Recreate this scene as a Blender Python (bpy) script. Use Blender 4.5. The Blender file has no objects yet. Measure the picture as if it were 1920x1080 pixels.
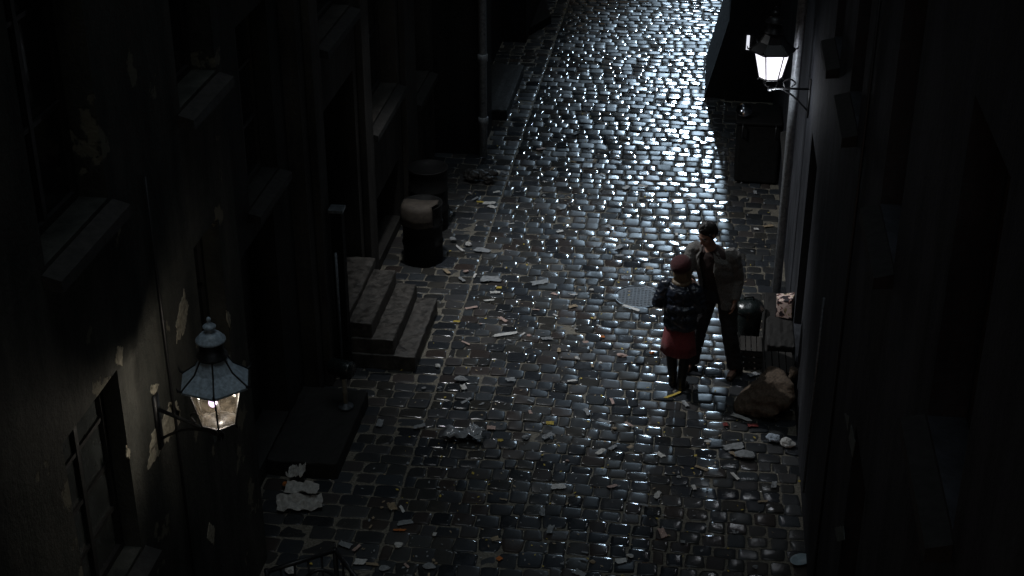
import bpy, bmesh, math, random
import numpy as np
from mathutils import Vector, Matrix, noise

SC = bpy.context.scene
COL = SC.collection
R = math.radians
rng = random.Random(11)
nrg = np.random.default_rng(7)

# ------------------------------------------------------------------ camera, world, exposure
F_PX, PITCH, YAW, CAM_H = 2790.0, R(27.0), R(7.46), 7.8
cam_d = bpy.data.cameras.new('camera')
cam_d.sensor_width = 36.0
cam_d.lens = 36.0 * F_PX / 1920.0
cam_d.clip_start = 0.05
cam_d.clip_end = 500
cam = bpy.data.objects.new('camera', cam_d)
cam.location = (0, 0, CAM_H)
cam.rotation_euler = (R(90) - PITCH, 0, YAW)
COL.objects.link(cam)
SC.camera = cam

SC.view_settings.view_transform = 'Standard'
SC.view_settings.look = 'None'
SC.view_settings.gamma = 1.0
SC.view_settings.exposure = 0.0
SC.view_settings.use_curve_mapping = False
SC.cycles.use_denoising = True
SC.cycles.max_bounces = 6
SC.cycles.sample_clamp_indirect = 4.0
SC.cycles.blur_glossy = 0.5

world = bpy.data.worlds.new('World')
SC.world = world
world.use_nodes = True
wn = world.node_tree
bg = wn.nodes['Background']
sky = wn.nodes.new('ShaderNodeTexSky')
sky.sky_type = 'NISHITA'
sky.sun_disc = False
sky.sun_elevation = R(-0.8)          # night: the sun is well below the roofs
sky.sun_rotation = R(200)
wn.links.new(sky.outputs[0], bg.inputs[0])
SKY_STRENGTH = 0.15
bg.inputs[1].default_value = SKY_STRENGTH

moon = bpy.data.lights.new('sun', 'SUN')       # faint night sky glow down the length of the alley
moon.energy = 0.30; moon.angle = R(30); moon.color = (0.82,0.94,1.0)
mo = bpy.data.objects.new('sun', moon); COL.objects.link(mo)
mo.rotation_euler = Vector((-0.03,0.16,-1.0)).to_track_quat('-Z','Y').to_euler()

LEFT_LAMP_W = 16.0
RIGHT_LAMP_W = 5.0
ASSUMED_FAR_LAMP_W = 11000.0
ADDED_LAMP_W = 920.0

# ------------------------------------------------------------------ helpers
def V(*a): return Vector(a)

class MB:
    """collects shapes and links them as one mesh object"""
    def __init__(s): s.v = []; s.f = []; s.m = []
    def add(s, vs, fs, mi=0):
        o = len(s.v)
        s.v += [tuple(p) for p in vs]
        s.f += [tuple(i + o for i in f) for f in fs]
        s.m += [mi] * len(fs)
        return s
    def box(s, x0, x1, y0, y1, z0, z1, M=None, mi=0):
        vs = [Vector(p) for p in ((x0,y0,z0),(x1,y0,z0),(x1,y1,z0),(x0,y1,z0),(x0,y0,z1),(x1,y0,z1),(x1,y1,z1),(x0,y1,z1))]
        if M is not None: vs = [M @ p for p in vs]
        return s.add(vs, [(0,3,2,1),(4,5,6,7),(0,1,5,4),(1,2,6,5),(2,3,7,6),(3,0,4,7)], mi)
    def tube(s, pts, rad, n=10, side=None, cap=True, sub=0, mi=0):
        """rad: number / list of numbers or (a, b); a lies along 'side'"""
        P = [Vector(p) for p in pts]
        if not isinstance(rad, (list, tuple)) or (len(P) != len(rad)): rad = [rad] * len(P)
        Rr = [(r, r) if not isinstance(r, (list, tuple)) else tuple(r) for r in rad]
        if sub:
            P2, R2 = [], []
            for i in range(len(P) - 1):
                p0, p1, p2, p3 = P[max(i-1,0)], P[i], P[i+1], P[min(i+2,len(P)-1)]
                for k in range(sub):
                    t = k / sub
                    P2.append(0.5*((2*p1)+(p2-p0)*t+(2*p0-5*p1+4*p2-p3)*t*t+(3*p1-p0-3*p2+p3)*t**3))
                    w = t*t*(3-2*t)
                    R2.append(tuple(Rr[i][j]*(1-w)+Rr[i+1][j]*w for j in (0,1)))
            P2.append(P[-1]); R2.append(Rr[-1]); P, Rr = P2, R2
        vs, fs = [], []
        prev = Vector(side) if side is not None else None
        for i, p in enumerate(P):
            t = (P[min(i+1,len(P)-1)] - P[max(i-1,0)]).normalized()
            if prev is None:
                prev = Vector((1,0,0)) if abs(t.x) < 0.9 else Vector((0,1,0))
            a = prev - t * prev.dot(t)
            if a.length < 1e-4: a = Vector((0,1,0)) - t * t.y
            a.normalize(); b = t.cross(a)
            if side is None: prev = a
            for k in range(n):
                th = 2*math.pi*k/n
                vs.append(p + a*(math.cos(th)*Rr[i][0]) + b*(math.sin(th)*Rr[i][1]))
        for i in range(len(P)-1):
            for k in range(n):
                fs.append((i*n+k, i*n+(k+1)%n, (i+1)*n+(k+1)%n, (i+1)*n+k))
        if cap:
            fs.append(tuple(range(n-1,-1,-1))); fs.append(tuple((len(P)-1)*n+k for k in range(n)))
        return s.add(vs, fs, mi)
    def lathe(s, prof, c=(0,0,0), n=24, M=None, mi=0, ph=0.0, capped=True):
        vs, fs = [], []
        for r, z in prof:
            for k in range(n):
                th = 2*math.pi*(k+ph)/n
                p = Vector((r*math.cos(th)+c[0], r*math.sin(th)+c[1], z+c[2]))
                vs.append(M @ p if M is not None else p)
        for i in range(len(prof)-1):
            for k in range(n):
                fs.append((i*n+k, i*n+(k+1)%n, (i+1)*n+(k+1)%n, (i+1)*n+k))
        if capped:
            fs.append(tuple(range(n-1,-1,-1))); fs.append(tuple((len(prof)-1)*n+k for k in range(n)))
        return s.add(vs, fs, mi)
    def ball(s, c, r, n=14, M=None, mi=0):
        if not isinstance(r, (tuple, list)): r = (r, r, r)
        vs, fs = [], []
        m = n // 2 + 1
        for i in range(1, m):
            a = math.pi*i/m
            for k in range(n):
                th = 2*math.pi*k/n
                p = Vector((r[0]*math.sin(a)*math.cos(th), r[1]*math.sin(a)*math.sin(th), r[2]*math.cos(a)))
                vs.append((M @ p if M is not None else p) + Vector(c))
        t = Vector((0,0,r[2])); b = -t
        vs.append((M @ t if M is not None else t) + Vector(c)); vs.append((M @ b if M is not None else b) + Vector(c))
        T, B = len(vs)-2, len(vs)-1
        for k in range(n):
            fs.append((T, k, (k+1)%n)); fs.append((B, (m-2)*n+(k+1)%n, (m-2)*n+k))
        for i in range(m-2):
            for k in range(n):
                fs.append((i*n+k, (i+1)*n+k, (i+1)*n+(k+1)%n, i*n+(k+1)%n))
        return s.add(vs, fs, mi)
    def prism(s, poly, z0, z1, M=None, mi=0):
        n = len(poly)
        vs = [Vector((x,y,z0)) for x,y in poly] + [Vector((x,y,z1)) for x,y in poly]
        if M is not None: vs = [M @ p for p in vs]
        return s.add(vs, [tuple(range(n-1,-1,-1)), tuple(range(n,2*n))] + [(k,(k+1)%n,n+(k+1)%n,n+k) for k in range(n)], mi)
    def build(s, name, mat, parent=None, smooth=False, bevel=0.0, loc=(0,0,0), fixn=True):
        me = bpy.data.meshes.new(name)
        L = Vector(loc)
        me.from_pydata([Vector(p) - L for p in s.v], [], s.f)
        if fixn:
            bm = bmesh.new(); bm.from_mesh(me)
            bmesh.ops.recalc_face_normals(bm, faces=bm.faces[:])
            bm.to_mesh(me); bm.free()
        mats = mat if isinstance(mat, (list, tuple)) else [mat]
        for m in mats: me.materials.append(m)
        if len(mats) > 1: me.polygons.foreach_set('material_index', s.m)
        if smooth: me.polygons.foreach_set('use_smooth', [True]*len(me.polygons))
        o = bpy.data.objects.new(name, me)
        COL.objects.link(o)
        if bevel:
            b = o.modifiers.new('bevel', 'BEVEL'); b.width = bevel; b.segments = 2; b.limit_method = 'ANGLE'; b.angle_limit = R(35)
        o.location = loc
        if parent is not None:
            o.parent = parent
            # geometry is given in world space: subtract the parent's place
            o.matrix_parent_inverse = parent.matrix_world.inverted() if PINV.get(parent.name) is None else PINV[parent.name]
        return o

PINV = {}
def thing(name, loc, label, cat, group=None):
    o = bpy.data.objects.new(name, None)
    o.empty_display_size = 0.2
    o.location = loc
    COL.objects.link(o)
    o.matrix_basis = Matrix.Translation(Vector(loc))
    PINV[o.name] = Matrix.Translation(-Vector(loc))
    return tag(o, label, cat, group)
def tag(o, label, cat, group=None, kind=None):
    if label: o['label'] = label
    if cat: o['category'] = cat
    if group: o['group'] = group
    if kind: o['kind'] = kind
    return o
def struct(o): o['kind'] = 'structure'; return o

def remeshed(mb, name, mat, parent, voxel=0.012, smooth=4, wr=0.0, wf=(9,22)):
    """fuses overlapping lofts to one continuous skin"""
    o = mb.build(name, mat, None, True)
    md = o.modifiers.new('r', 'REMESH'); md.mode = 'VOXEL'; md.voxel_size = voxel; md.use_smooth_shade = True
    sm = o.modifiers.new('s', 'SMOOTH'); sm.iterations = smooth; sm.factor = 0.5
    dg = bpy.context.evaluated_depsgraph_get()
    me = bpy.data.meshes.new_from_object(o.evaluated_get(dg))
    o.modifiers.clear(); o.data = me; me.name = name
    if wr:
        nor = [v.normal.copy() for v in me.vertices]
        for v, vn in zip(me.vertices, nor):
            q = v.co.copy()
            t1 = noise.noise(Vector((q.x*wf[0], q.y*wf[0], q.z*wf[0]*1.6+q.x*4)))
            t2 = noise.noise(Vector((q.x*wf[1]+3, q.y*wf[1], q.z*wf[1]*1.5)))
            v.co += vn * wr * ((1-2*abs(t1)) - .5 + .45*(1-2*abs(t2)) - .2)
        me.update()
    if not me.materials: me.materials.append(mat)
    me.polygons.foreach_set('use_smooth', [True]*len(me.polygons))
    if parent is not None:
        o.parent = parent; o.matrix_parent_inverse = PINV[parent.name]
    return o

# photo pixel -> point on a plane of the place (used to survey where things stand)
_f0 = Vector((-math.sin(YAW), math.cos(YAW), 0)); _rt = Vector((math.cos(YAW), math.sin(YAW), 0))
_fw = _f0*math.cos(PITCH) - Vector((0,0,1))*math.sin(PITCH)
_up = Vector((0,0,1))*math.cos(PITCH) + _f0*math.sin(PITCH)
def _ray(px, py): return _fw + _rt*((px-960)/F_PX) - _up*((py-540)/F_PX)
def gp(px, py, z=0.0):
    d = _ray(px, py); return Vector((0,0,CAM_H)) + d*((z-CAM_H)/d.z)
def wp(px, py, x):
    d = _ray(px, py); return Vector((0,0,CAM_H)) + d*(x/d.x)

# ------------------------------------------------------------------ materials
def mat(name, col, rough=0.7, metal=0.0, spec=0.5, bump=0.0, scale=20.0, var=0.25, col2=None, rvar=0.0, detail=6.0, dist=0.01, sheen=0.0, stretch=None, coat=0.0):
    m = bpy.data.materials.new(name); m.use_nodes = True
    nt = m.node_tree; b = nt.nodes['Principled BSDF']
    b.inputs['Roughness'].default_value = rough
    b.inputs['Metallic'].default_value = metal
    b.inputs['Specular IOR Level'].default_value = spec
    b.inputs['Coat Weight'].default_value = coat
    b.inputs['Coat Roughness'].default_value = 0.15
    if sheen: b.inputs['Sheen Weight'].default_value = sheen
    tc = nt.nodes.new('ShaderNodeTexCoord'); mp = nt.nodes.new('ShaderNodeMapping')
    if stretch: mp.inputs['Scale'].default_value = stretch
    nt.links.new(tc.outputs['Object'], mp.inputs[0])
    nz = nt.nodes.new('ShaderNodeTexNoise'); nz.inputs['Scale'].default_value = scale; nz.inputs['Detail'].default_value = detail
    nz.inputs['Roughness'].default_value = 0.62
    nt.links.new(mp.outputs[0], nz.inputs['Vector'])
    rp = nt.nodes.new('ShaderNodeValToRGB')
    c2 = col2 or tuple(c*(1+var) for c in col)
    c1 = tuple(c*(1-var) for c in col) if not col2 else col
    rp.color_ramp.elements[0].color = (*c1, 1); rp.color_ramp.elements[1].color = (*c2, 1)
    rp.color_ramp.elements[0].position = 0.35; rp.color_ramp.elements[1].position = 0.65
    nt.links.new(nz.outputs['Fac'], rp.inputs[0]); nt.links.new(rp.outputs[0], b.inputs['Base Color'])
    if rvar:
        mr = nt.nodes.new('ShaderNodeMapRange'); mr.inputs[1].default_value = 0.3; mr.inputs[2].default_value = 0.7
        mr.inputs[3].default_value = max(rough-rvar, 0.03); mr.inputs[4].default_value = min(rough+rvar, 1)
        nt.links.new(nz.outputs['Fac'], mr.inputs[0]); nt.links.new(mr.outputs[0], b.inputs['Roughness'])
    if bump:
        bp = nt.nodes.new('ShaderNodeBump'); bp.inputs['Strength'].default_value = bump; bp.inputs['Distance'].default_value = dist
        nt.links.new(nz.outputs['Fac'], bp.inputs['Height']); nt.links.new(bp.outputs[0], b.inputs['Normal'])
    return m

def plaster(name, dark, light, damp=0.5, seed=0.0, peel=0.62):
    """old street plaster: soot, damp blotches and peeled spots"""
    m = bpy.data.materials.new(name); m.use_nodes = True
    nt = m.node_tree; b = nt.nodes['Principled BSDF']; L = nt.links.new
    tc = nt.nodes.new('ShaderNodeTexCoord'); mp = nt.nodes.new('ShaderNodeMapping')
    mp.inputs['Location'].default_value = (seed, seed*0.7, seed*1.3)
    L(tc.outputs['Object'], mp.inputs[0])
    def nz(s, d=6, r=0.6, vec=None):
        n = nt.nodes.new('ShaderNodeTexNoise'); n.inputs['Scale'].default_value = s; n.inputs['Detail'].default_value = d; n.inputs['Roughness'].default_value = r
        L(vec or mp.outputs[0], n.inputs['Vector']); return n
    st = nt.nodes.new('ShaderNodeMapping'); st.inputs['Scale'].default_value = (1.0, 1.0, 0.16)
    L(mp.outputs[0], st.inputs[0])
    big = nz(0.9, 8, 0.65); streak = nz(3.5, 6, 0.65, st.outputs[0]); fine = nz(26, 5, 0.7); peeln = nz(1.7, 9, 0.62)
    mul = nt.nodes.new('ShaderNodeMath'); mul.operation = 'ADD'
    L(big.outputs['Fac'], mul.inputs[0]); L(streak.outputs['Fac'], mul.inputs[1])
    rp = nt.nodes.new('ShaderNodeValToRGB'); e = rp.color_ramp.elements
    e[0].position = 0.40; e[1].position = 0.61
    e[0].color = (*dark, 1); e[1].color = (*light, 1)
    hf = nt.nodes.new('ShaderNodeMath'); hf.operation = 'MULTIPLY'; hf.inputs[1].default_value = 0.5
    L(mul.outputs[0], hf.inputs[0]); L(hf.outputs[0], rp.inputs[0])
    pr = nt.nodes.new('ShaderNodeValToRGB'); pe = pr.color_ramp.elements
    pe[0].position = peel; pe[1].position = peel+0.015; pe[0].color = (0,0,0,1); pe[1].color = (1,1,1,1)
    L(peeln.outputs['Fac'], pr.inputs[0])
    mx = nt.nodes.new('ShaderNodeMixRGB'); mx.inputs[2].default_value = (light[0]*2.0, light[1]*1.9, light[2]*1.65, 1)
    L(pr.outputs[0], mx.inputs[0]); L(rp.outputs[0], mx.inputs[1])
    fm = nt.nodes.new('ShaderNodeMixRGB'); fm.blend_type = 'MULTIPLY'; fm.inputs[0].default_value = 0.5
    L(mx.outputs[0], fm.inputs[1]); L(fine.outputs['Fac'], fm.inputs[2])
    L(fm.outputs[0], b.inputs['Base Color'])
    b.inputs['Roughness'].default_value = 0.82
    b.inputs['Specular IOR Level'].default_value = 0.25
    hs = nt.nodes.new('ShaderNodeMath'); hs.operation = 'MULTIPLY_ADD'; hs.inputs[1].default_value = -1.2
    L(pr.outputs[0], hs.inputs[0]); L(fine.outputs['Fac'], hs.inputs[2])
    ad = nt.nodes.new('ShaderNodeMath'); ad.operation = 'MULTIPLY_ADD'; ad.inputs[1].default_value = 3.0
    L(big.outputs['Fac'], ad.inputs[0]); L(hs.outputs[0], ad.inputs[2])
    bp = nt.nodes.new('ShaderNodeBump'); bp.inputs['Strength'].default_value = 0.8; bp.inputs['Distance'].default_value = 0.016
    L(ad.outputs[0], bp.inputs['Height']); L(bp.outputs[0], b.inputs['Normal'])
    return m

def sett_mat():
    m = bpy.data.materials.new('wet granite setts'); m.use_nodes = True
    nt = m.node_tree; b = nt.nodes['Principled BSDF']; L = nt.links.new
    at = nt.nodes.new('ShaderNodeAttribute'); at.attribute_name = 'stone'
    rp = nt.nodes.new('ShaderNodeValToRGB'); cr = rp.color_ramp
    cr.elements[0].position = 0.0; cr.elements[0].color = (0.026,0.029,0.033,1)
    cr.elements[1].position = 1.0; cr.elements[1].color = (0.090,0.095,0.100,1)
    for p, c in ((0.3,(0.047,0.052,0.060)),(0.55,(0.054,0.051,0.046)),(0.7,(0.068,0.077,0.086)),(0.9,(0.062,0.048,0.042))):
        e = cr.elements.new(p); e.color = (*c,1)
    L(at.outputs['Fac'], rp.inputs[0])
    tc = nt.nodes.new('ShaderNodeTexCoord')
    def nz(s, d=6, r=0.6):
        n = nt.nodes.new('ShaderNodeTexNoise'); n.inputs['Scale'].default_value = s; n.inputs['Detail'].default_value = d; n.inputs['Roughness'].default_value = r
        L(tc.outputs['Object'], n.inputs['Vector']); return n
    grain = nz(70, 4, 0.7); mud = nz(1.1, 8, 0.7); pit = nz(24, 5, 0.6)
    mx = nt.nodes.new('ShaderNodeMixRGB'); mx.blend_type = 'MULTIPLY'; mx.inputs[0].default_value = 0.55
    L(rp.outputs[0], mx.inputs[1]); L(grain.outputs['Fac'], mx.inputs[2])
    mr = nt.nodes.new('ShaderNodeMapRange'); mr.inputs[1].default_value = 0.50; mr.inputs[2].default_value = 0.68; mr.inputs[3].default_value = 0.0; mr.inputs[4].default_value = 0.55
    L(mud.outputs['Fac'], mr.inputs[0])
    m2 = nt.nodes.new('ShaderNodeMixRGB'); m2.inputs[2].default_value = (0.060,0.055,0.047,1)
    L(mr.outputs[0], m2.inputs[0]); L(mx.outputs[0], m2.inputs[1]); L(m2.outputs[0], b.inputs['Base Color'])
    # wetness: some stones glassy, others only damp
    fr = nt.nodes.new('ShaderNodeMath'); fr.operation = 'MULTIPLY'; fr.inputs[1].default_value = 7.31
    L(at.outputs['Fac'], fr.inputs[0])
    f2 = nt.nodes.new('ShaderNodeMath'); f2.operation = 'FRACT'; L(fr.outputs[0], f2.inputs[0])
    r1 = nt.nodes.new('ShaderNodeMapRange'); r1.inputs[3].default_value = 0.09; r1.inputs[4].default_value = 0.42
    crv = nt.nodes.new('ShaderNodeValToRGB'); ce = crv.color_ramp.elements
    ce[0].position = 0.0; ce[0].color = (0,0,0,1); ce[1].position = 1.0; ce[1].color = (1,1,1,1)
    q = ce.new(0.52); q.color = (.30,.30,.30,1); q = ce.new(0.60); q.color = (.80,.80,.80,1)
    L(f2.outputs[0], crv.inputs[0]); L(crv.outputs[0], r1.inputs[0])
    r2 = nt.nodes.new('ShaderNodeMath'); r2.operation = 'MULTIPLY_ADD'; r2.inputs[1].default_value = 0.30
    L(mr.outputs[0], r2.inputs[0]); L(r1.outputs[0], r2.inputs[2])
    L(r2.outputs[0], b.inputs['Roughness'])
    sp = nt.nodes.new('ShaderNodeMapRange'); sp.inputs[3].default_value = 0.55; sp.inputs[4].default_value = 0.08
    L(crv.outputs[0], sp.inputs[0]); L(sp.outputs[0], b.inputs['Specular IOR Level'])
    ad = nt.nodes.new('ShaderNodeMath'); ad.operation = 'MULTIPLY_ADD'; ad.inputs[1].default_value = 0.35
    L(grain.outputs['Fac'], ad.inputs[0]); L(pit.outputs['Fac'], ad.inputs[2])
    bp = nt.nodes.new('ShaderNodeBump'); bp.inputs['Strength'].default_value = 0.5; bp.inputs['Distance'].default_value = 0.0025
    L(ad.outputs[0], bp.inputs['Height']); L(bp.outputs[0], b.inputs['Normal'])
    return m

def pane_mat(name, tint, dirt, k_trans=0.55, k_gloss=0.08):
    """thin dirty lantern glass: clear, part frosted with grime"""
    m = bpy.data.materials.new(name); m.use_nodes = True
    nt = m.node_tree; L = nt.links.new
    out = nt.nodes['Material Output']; nt.nodes.remove(nt.nodes['Principled BSDF'])
    tr = nt.nodes.new('ShaderNodeBsdfTransparent'); tr.inputs[0].default_value = (*tint,1)
    tl = nt.nodes.new('ShaderNodeBsdfTranslucent'); tl.inputs[0].default_value = (*dirt,1)
    gl = nt.nodes.new('ShaderNodeBsdfGlossy'); gl.inputs['Roughness'].default_value = 0.12
    tc = nt.nodes.new('ShaderNodeTexCoord')
    nz = nt.nodes.new('ShaderNodeTexNoise'); nz.inputs['Scale'].default_value = 16; nz.inputs['Detail'].default_value = 6
    L(tc.outputs['Object'], nz.inputs['Vector'])
    mr = nt.nodes.new('ShaderNodeMapRange'); mr.inputs[1].default_value = 0.3; mr.inputs[2].default_value = 0.7
    mr.inputs[3].default_value = k_trans-0.12; mr.inputs[4].default_value = k_trans+0.15
    L(nz.outputs['Fac'], mr.inputs[0])
    a = nt.nodes.new('ShaderNodeMixShader'); L(mr.outputs[0], a.inputs[0]); L(tr.outputs[0], a.inputs[1]); L(tl.outputs[0], a.inputs[2])
    c = nt.nodes.new('ShaderNodeMixShader'); c.inputs[0].default_value = k_gloss; L(a.outputs[0], c.inputs[1]); L(gl.outputs[0], c.inputs[2])
    L(c.outputs[0], out.inputs[0])
    return m

def emit(name, col, s):
    m = bpy.data.materials.new(name); m.use_nodes = True
    b = m.node_tree.nodes['Principled BSDF']
    b.inputs['Base Color'].default_value = (*col,1)
    b.inputs['Emission Color'].default_value = (*col,1); b.inputs['Emission Strength'].default_value = s
    return m

def opal(name, col, s):
    """lit opal lantern glass, a bit uneven"""
    m = emit(name, col, s); nt = m.node_tree; b = nt.nodes['Principled BSDF']; L = nt.links.new
    tc = nt.nodes.new('ShaderNodeTexCoord'); nz = nt.nodes.new('ShaderNodeTexNoise'); nz.inputs['Scale'].default_value = 9; nz.inputs['Detail'].default_value = 4
    mr = nt.nodes.new('ShaderNodeMapRange'); mr.inputs[1].default_value = 0.3; mr.inputs[2].default_value = 0.7; mr.inputs[3].default_value = s*0.75; mr.inputs[4].default_value = s*1.2
    L(tc.outputs['Object'], nz.inputs['Vector']); L(nz.outputs['Fac'], mr.inputs[0]); L(mr.outputs[0], b.inputs['Emission Strength'])
    b.inputs['Base Color'].default_value = (0.3,0.3,0.3,1)
    return m

M = {}
M['sett'] = sett_mat()
M['joint'] = mat('gritty joint sand', (0.16,0.145,0.118), 0.8, spec=0.2, bump=0.8, scale=60, var=0.5, rvar=0.2, dist=0.006)
M['earth'] = mat('bare earth', (0.05,0.045,0.04), 0.8, bump=0.5, scale=8)
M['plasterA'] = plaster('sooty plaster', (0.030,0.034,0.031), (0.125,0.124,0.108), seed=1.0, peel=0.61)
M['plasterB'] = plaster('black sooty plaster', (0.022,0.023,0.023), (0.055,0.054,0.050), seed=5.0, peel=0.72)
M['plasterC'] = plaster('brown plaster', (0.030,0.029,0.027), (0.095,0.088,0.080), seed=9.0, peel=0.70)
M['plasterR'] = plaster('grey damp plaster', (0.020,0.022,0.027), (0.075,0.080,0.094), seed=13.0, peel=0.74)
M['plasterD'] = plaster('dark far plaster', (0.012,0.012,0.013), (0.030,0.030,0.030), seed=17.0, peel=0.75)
M['bareplaster'] = mat('bare pale plaster', (0.40,0.37,0.29), 0.85, bump=0.9, scale=30, var=0.35)
M['greenish'] = mat('greenish painted glint', (0.085,0.105,0.100), 0.6, bump=0.8, scale=30, var=0.4)  # colour of the glints painted on the right wall
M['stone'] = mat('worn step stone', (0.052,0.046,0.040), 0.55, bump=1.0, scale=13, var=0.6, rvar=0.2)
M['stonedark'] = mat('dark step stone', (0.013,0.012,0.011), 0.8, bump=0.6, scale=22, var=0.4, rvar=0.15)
M['sill'] = mat('sill stone', (0.034,0.031,0.028), 0.7, bump=0.5, scale=18, var=0.4)
M['silldark'] = mat('sooty sill stone', (0.018,0.017,0.016), 0.8, bump=0.5, scale=18, var=0.4)
M['wooddark'] = mat('dark painted wood', (0.020,0.018,0.016), 0.5, bump=0.4, scale=14, var=0.4, stretch=(1,1,0.15))
M['frame'] = mat('window frame paint', (0.025,0.025,0.025), 0.5, bump=0.3, scale=25)
M['glass'] = mat('dark window glass', (0.02,0.022,0.024), 0.08, spec=0.6, bump=0.15, scale=4, var=0.2)
M['paleglass'] = mat('pale window glass', (0.05,0.056,0.056), 0.2, spec=0.5, bump=0.1, scale=5)  # paler than the other window glass
M['iron'] = mat('black iron', (0.014,0.014,0.015), 0.42, metal=0.0, bump=0.3, scale=60, rvar=0.12)
M['ironworn'] = mat('worn iron', (0.030,0.030,0.032), 0.35, metal=0.5, bump=0.3, scale=50, rvar=0.15)
M['zinc'] = mat('weathered zinc', (0.16,0.18,0.20), 0.42, metal=0.6, bump=0.3, scale=35, var=0.35, rvar=0.15)
M['palezinc'] = mat('pale zinc pipe', (0.34,0.36,0.38), 0.4, metal=0.3, bump=0.3, scale=30, var=0.35, rvar=0.15)
M['lampblue'] = mat('grey-blue lantern paint', (0.38,0.46,0.53), 0.4, metal=0.0, bump=0.25, scale=40, var=0.3, rvar=0.12)
M['chrome'] = mat('polished metal', (0.55,0.57,0.62), 0.12, metal=1.0, bump=0.05, scale=12, var=0.1)
M['card'] = mat('brown cardboard', (0.050,0.040,0.031), 0.8, bump=0.3, scale=20, var=0.3)
M['burlap'] = mat('burlap sacking', (0.090,0.064,0.044), 0.9, bump=0.9, scale=45, var=0.4)
M['greenbin'] = mat('wet dark green enamel', (0.012,0.017,0.017), 0.25, spec=0.6, bump=0.5, scale=18, rvar=0.1)
M['drum'] = mat('black tarred drum', (0.006,0.006,0.006), 0.7, spec=0.2, bump=0.4, scale=20, rvar=0.15)
M['rag'] = mat('wet dark rags', (0.030,0.027,0.024), 0.6, bump=0.8, scale=15, rvar=0.2)
M['manhole'] = mat('worn cast iron cover', (0.075,0.078,0.083), 0.6, metal=0.2, bump=0.5, scale=30, var=0.3, rvar=0.1)
M['plate'] = mat('pale blue enamel', (0.28,0.36,0.40), 0.35, bump=0.2, scale=14, var=0.2)
M['skin'] = mat('skin', (0.42,0.25,0.19), 0.5, bump=0.1, scale=40, var=0.1)
M['lips'] = mat('lips', (0.30,0.11,0.09), 0.45)
M['eyewhite'] = mat('eye white', (0.55,0.53,0.50), 0.25, var=0.05)
M['eyedark'] = mat('dark iris', (0.03,0.02,0.015), 0.2)
M['hairdark'] = mat('dark brown hair', (0.014,0.011,0.009), 0.42, bump=0.8, scale=60, var=0.4, stretch=(1,1,0.3))
M['hairfair'] = mat('fair hair', (0.20,0.15,0.095), 0.5, bump=0.8, scale=60, var=0.4, stretch=(1,1,0.3))
M['tweed'] = mat('grey tweed jacket', (0.15,0.144,0.135), 0.9, bump=0.5, scale=90, var=0.35, sheen=0.1)
M['shirt'] = mat('dark maroon shirt', (0.035,0.020,0.018), 0.8, bump=0.3, scale=50)
M['trousers'] = mat('dark grey trousers', (0.024,0.025,0.028), 0.8, bump=0.4, scale=50, var=0.3)
M['shoe'] = mat('brown leather shoe', (0.060,0.038,0.024), 0.28, bump=0.2, scale=30)
M['beret'] = mat('dark red felt', (0.055,0.006,0.008), 0.9, bump=0.4, scale=60, sheen=0.2)
M['blackjacket'] = mat('blue-black glossy padded cloth', (0.018,0.023,0.036), 0.32, spec=0.5, bump=0.5, scale=14, var=0.3)
M['redskirt'] = mat('red woollen skirt', (0.23,0.038,0.042), 0.9, bump=0.5, scale=70, var=0.25, sheen=0.1)
M['tights'] = mat('black tights', (0.008,0.008,0.009), 0.6)
M['boot'] = mat('black boots', (0.010,0.009,0.009), 0.3)

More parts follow.
